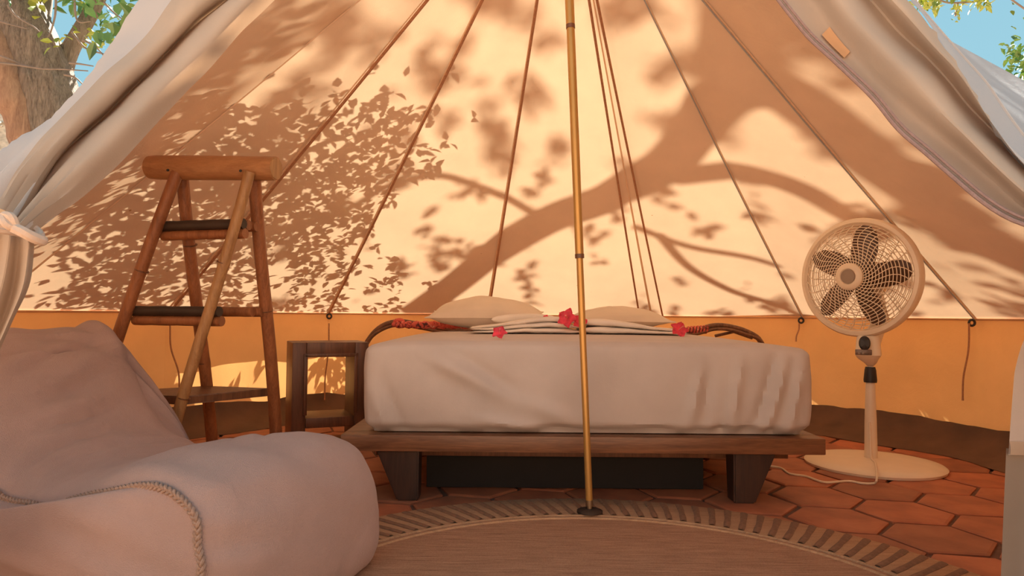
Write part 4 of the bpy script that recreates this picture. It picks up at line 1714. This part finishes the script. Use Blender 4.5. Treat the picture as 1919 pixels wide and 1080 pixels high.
def shade_near(px, py):
    """how much of the roof the low twigs of the tree cover (left half)"""
    d = 0.78 * sm(40, 160, px) * (1 - sm(720, 860, px)) * sm(150, 230, py)
    for b in ((800, 415, 120, 85, -0.75), (720, 470, 60, 70, -0.35), (640, 225, 110, 40, -0.20), (560, 265, 120, 25, -0.15), (690, 545, 90, 45, -0.30), (540, 545, 70, 40, -0.32), (400, 560, 70, 25, -0.30),
              (150, 500, 110, 40, -0.30), (300, 400, 60, 30, -0.10), (230, 280, 120, 60, -0.25), (590, 370, 90, 60, 0.25), (600, 440, 100, 40, 0.28), (420, 380, 90, 50, 0.15), (480, 180, 60, 30, -0.25), (820, 560, 80, 40, 0.1)):
        d += b[4] * blob(px, py, *b[:4])
    return d


def shade_far(px, py):
    d = 0.02
    for b in ((870, 190, 80, 90, 0.20), (760, 120, 110, 70, 0.12), (600, 70, 90, 70, 0.22), (1040, 320, 40, 80, 0.22), (930, 60, 60, 50, 0.12), (1170, 40, 60, 40, 0.08), (1120, 170, 110, 110, -0.20),
              (1320, 150, 55, 100, 0.40), (1450, 60, 110, 80, 0.30), (1520, 110, 70, 70, 0.2), (1600, 200, 120, 110, 0.06), (1820, 300, 120, 110, 0.26), (1480, 270, 60, 50, -0.15), (1680, 420, 100, 40, 0.2), (1250, 480, 160, 90, -0.25),
              (820, 450, 90, 70, 0.05), (900, 490, 110, 40, 0.4), (1020, 545, 120, 25, 0.18), (520, 180, 50, 40, 0.25), (430, 90, 70, 60, -0.3), (1400, 400, 60, 40, -0.1)):
        d += b[4] * blob(px, py, *b[:4])
    return d


for _ in range(15000):
    px = rnd.uniform(30, 900); py = rnd.uniform(130, 592)
    nn_ = 0.5 + 0.95 * fbm(V((px / 36, py / 26, 2)), 3)
    if nn_ < shade_near(px, py) + 0.02 and rnd.random() < 0.62:
        c = lift(px, py, rnd.uniform(0.5, 1.5))
        if c is not None: lv.add(c, rnd.uniform(0.05, 0.095), rnd.uniform(0.014, 0.026), rnd)
for _ in range(26000):
    px = rnd.uniform(380, 1919); py = rnd.uniform(-40, 595)
    nn_ = 0.5 + 0.95 * fbm(V((px / 60, py / 50, 7)), 3)
    if nn_ < shade_far(px, py) + 0.10 and rnd.random() < 0.55:
        c = lift(px, py, rnd.uniform(8.0, 13.0) if py < 330 else rnd.uniform(5.0, 8.0))
        if c is not None: lv.add(c, rnd.uniform(0.08, 0.13), rnd.uniform(0.026, 0.042), rnd)
for _ in range(5200):
    i_ = rnd.randrange(1, 8); t_ = rnd.random()
    p = ring_at(i_, t_)
    n = V((p.x - CX, p.y - CY, 0)).normalized()
    if n.dot(SUN) < 0.25: continue
    z_ = rnd.uniform(0.02, 0.42)
    if 0.5 + 0.95 * fbm(V((p.x * 3.0, p.y * 3.0, z_ * 4)), 2) < 0.50:
        c = V((p.x, p.y, z_)) + n * 0.03 + SUN * rnd.uniform(0.45, 1.3)
        lv.add(c, rnd.uniform(0.06, 0.11), rnd.uniform(0.015, 0.028), rnd)
# unseen crown added over the front of the tent to shade its outer canvas
for _ in range(2600):
    b = V((rnd.gauss(1.7, 0.8), rnd.gauss(0.7, 0.6), 1.3))
    if b.y > 2.0: continue
    c = b + SUN * rnd.uniform(3.6, 5.6)
    lv.add(c, rnd.uniform(0.10, 0.16), rnd.uniform(0.035, 0.05), rnd)
for _ in range(2500):
    c = V((7.2 + rnd.gauss(0, 1.3), 8.2 + rnd.gauss(0, 1.0), 7.6 + rnd.gauss(0, 0.8)))
    lv.add(c, rnd.uniform(0.10, 0.15), rnd.uniform(0.03, 0.05), rnd)
lv.build('foliage', M['leaf'], shade)
# limb carrying the added front crown
mb = MB(); mb.tube(cr([fork, V((5.4, 6.2, 5.9)), V((3.8, 5.0, 5.7)), V((2.6, 4.1, 5.3)), V((1.7, 3.5, 5.1))], 6), [0.15 - 0.0045 * i for i in range(25)], 10)
mb.build('limb', M['bark'], shade)

# ---- the leaning tree at the upper left
DT = 6.0
lt = thing('leaning_tree', (P(110, 400, DT).x, DT, 0), 'old leaning tree with ridged bark outside, upper left beyond the flap', 'tree')
path = [V((P(150, 400, DT).x + 0.3, DT, -0.1)), P(150, 520, DT), P(122, 330, DT), P(95, 210, DT), P(68, 120, DT), P(38, 50, DT), P(5, -20, DT), P(-50, -140, DT), P(-120, -300, DT)]
c = cr(path, 8)
mb = MB()
n_ = 26
vv = []
for i, p in enumerate(c):
    t = (c[min(i + 1, len(c) - 1)] - c[max(i - 1, 0)]).normalized()
    u = t.cross(V((0, 1, 0))).normalized(); b = t.cross(u)
    r = 0.285 - 0.0011 * i
    row = []
    for k in range(n_):
        a = 2 * PI * k / n_
        rr_ = r * (1 + 0.05 * math.sin(a * 9 + 0.3 * math.sin(i * 0.4)) + 0.07 * fbm(V((math.cos(a) * 2, math.sin(a) * 2, i * 0.12)), 3))
        row.append(p + u * (rr_ * math.cos(a)) + b * (rr_ * math.sin(a)))
    vv.append(row)
mb.grid(vv, closed_u=True)
trunk = mb.build('trunk', M['bark'], lt)
mb = MB()
mb.tube(cr([P(60, 330, DT - 0.12), P(52, 245, DT - 0.15), P(28, 180, DT - 0.18), P(5, 110, DT - 0.18), P(-20, 60, DT - 0.18)], 6), [0.16, 0.155, 0.15, 0.15, 0.145] * 5, 14)
mb.build('bare_wood', M['deadwood'], trunk, label='bare reddish heartwood')
for pth, r0, r1 in (([P(108, 190, DT + 0.1), P(125, 110, DT + 0.15), P(150, 60, DT + 0.2), P(178, 10, DT + 0.3), P(220, -80, DT + 0.4)], 0.085, 0.055),
                    ([P(70, 110, DT + 0.1), P(78, 50, DT + 0.2), P(86, 0, DT + 0.3), P(95, -90, DT + 0.4)], 0.075, 0.045)):
    c = cr(pth, 6); mb = MB(); mb.tube(c, [r0 + (r1 - r0) * i / len(c) for i in range(len(c))], 12); mb.build('branch', M['bark'], lt)
tw = [[(0, 118), (40, 123), (80, 129), (120, 130), (165, 133)], [(15, 10), (30, 30), (60, 48), (75, 60)], [(0, 40), (20, 46), (50, 54)], [(105, 0), (103, 30), (95, 60), (88, 72)], [(130, 118), (150, 120), (175, 124)],
      [(135, 60), (160, 90), (190, 100), (205, 104)], [(140, 0), (142, 30), (150, 42), (170, 40)], [(195, 5), (215, 25), (235, 40)], [(0, 105), (20, 112), (45, 122), (70, 128)], [(120, 140), (140, 145), (155, 158)], [(155, 75), (180, 88), (200, 112)]]
mb = MB()
for q in tw:
    dd = DT - 0.5 + 0.2 * rnd.random()
    c = cr([P(x, y, dd) for x, y in q], 5)
    mb.tube(c, [0.010 - 0.006 * i / len(c) for i in range(len(c))], 6)
mb.build('twigs', M['twig'], lt, kind='stuff')
ly, ld = Leaves(), Leaves()
for (x, y, sx, sy, n, L, s) in ((170, 8, 16, 10, 26, ld, 0.15), (196, 52, 9, 14, 14, ld, 0.12), (68, 18, 10, 12, 14, ly, 0.11), (96, 80, 9, 10, 12, ly, 0.09), (180, 72, 12, 8, 20, ly, 0.09), (128, 66, 8, 8, 8, ly, 0.08),
                                (150, 2, 10, 5, 8, ly, 0.11), (205, 35, 8, 18, 12, ld, 0.11), (235, 6, 10, 6, 10, ld, 0.11), (190, 88, 8, 5, 10, ly, 0.08), (45, -60, 70, 30, 160, ly, 0.13), (200, -70, 80, 40, 160, ld, 0.14)):
    for _ in range(n):
        L.add(P(rnd.gauss(x, sx), rnd.gauss(y, sy), DT + rnd.uniform(-0.5, 0.6)), s * rnd.uniform(0.6, 1.1), s * rnd.uniform(0.2, 0.35), rnd)
mb = MB(); mb.tube(cr([P(-60, -160, DT), V((-3.6, 5.4, 4.9)), V((-2.4, 4.8, 5.1)), V((-1.4, 4.2, 5.0))], 6), [0.09 - 0.0035 * i for i in range(19)], 8); mb.build('branch', M['bark'], lt)  # last branch is unseen, added to carry the shading leaves
for _ in range(900):  # unseen leaves added to shade the hanging tail of the left flap
    b = V((rnd.gauss(-1.08, 0.20), rnd.gauss(1.08, 0.20), 0.50))
    ld.add(b + SUN * rnd.uniform(4.6, 6.4), rnd.uniform(0.10, 0.16), rnd.uniform(0.035, 0.05), rnd)
ly.build('young_leaves', M['leaf_young'], lt); ld.build('green_leaves', M['leaf_dark'], lt)

# ---- dry brush heap seen past the trunk
hp = thing('brush_heap', P(10, 300, 7.6).xy.to_3d(), 'heap of pale dry brush behind the leaning tree', 'brush')
sv = MB()
hc_ = P(-10, 330, 7.6)
for _ in range(900):
    a = rnd.uniform(0, 2 * PI)
    rr_ = rnd.random() ** 0.5
    zt = 3.9 * (1 - rr_ ** 2)
    p = V((hc_.x - 0.5 + 1.9 * rr_ * math.cos(a), hc_.y + 1.0 * rr_ * math.sin(a), rnd.uniform(0.3, 1.0) * zt))
    d = V((rnd.gauss(0, 1), rnd.gauss(0, 1), rnd.gauss(0, 0.6))).normalized() * rnd.uniform(0.15, 0.4)
    sv.tube([p - d, p + V((0, 0, 0.04)), p + d], [0.008, 0.012, 0.004], 4, caps=False)
sv.build('straw', M['straw'], hp, kind='stuff')
mb = MB()
mb.lathe([(1.75, -0.05), (1.6, 1.2), (1.2, 2.4), (0.6, 3.3), (0.001, 3.6)], V((hc_.x - 0.5, hc_.y, 0)), 20, None, 1.0, 0.55)
mb.build('packed_straw', M['straw'], hp)

# ---- trees at the upper right
DR_ = 7.5
rt = thing('overhanging_branch', P(1800, -60, DR_), 'thin leafy branch hanging into the sky at the upper right', 'branch')
mb = MB()
for q in ([(1690, -40), (1760, 0), (1800, 5), (1855, -2), (1900, -20)], [(1890, -5), (1905, 6), (1925, 20)], [(1795, 4), (1792, 20), (1790, 30)], [(1600, -120), (1690, -40), (1760, 0)]):
    mb.tube(cr([P(x, y, DR_) for x, y in q], 5), 0.010, 6)
mb.build('twig', M['twig'], rt)
ly = Leaves()
for (x, y, sx, sy, n, s) in ((1735, 5, 14, 7, 55, 0.11), (1748, 8, 8, 6, 20, 0.10), (1835, 2, 16, 6, 40, 0.11), (1793, 22, 4, 8, 14, 0.08), (1795, 38, 4, 3, 4, 0.06), (1720, -40, 50, 25, 120, 0.12), (1850, -45, 50, 25, 90, 0.12)):
    for _ in range(n):
        ly.add(P(rnd.gauss(x, sx), rnd.gauss(y, sy), DR_ + rnd.uniform(-0.3, 0.3)), s * rnd.uniform(0.6, 1.1), s * rnd.uniform(0.18, 0.3), rnd)
ly.build('leaves', M['leaf_young'], rt)
rt2 = thing('distant_tree', (P(1990, 300, 11).x, 11, 0), 'bushy green tree behind the tent roof at the right edge', 'tree')
mb = MB(); mb.tube(cr([V((P(1990, 300, 11).x, 11, -0.1)), P(1985, 350, 11), P(1965, 200, 11), P(1950, 130, 11)], 6), [0.16 - 0.005 * i for i in range(19)], 10)
mb.build('trunk', M['bark'], rt2)
ly = Leaves()
for (x, y, sx, sy, n, s) in ((1965, 130, 38, 22, 420, 0.16), (1905, 105, 8, 12, 60, 0.13), (1898, 86, 8, 3, 14, 0.11), (2040, 100, 60, 50, 500, 0.17)):
    for _ in range(n):
        ly.add(P(rnd.gauss(x, sx), rnd.gauss(y, sy), 11 + rnd.uniform(-0.6, 0.6)), s * rnd.uniform(0.6, 1.1), s * rnd.uniform(0.2, 0.35), rnd)
ly.build('foliage', M['leaf'], rt2)
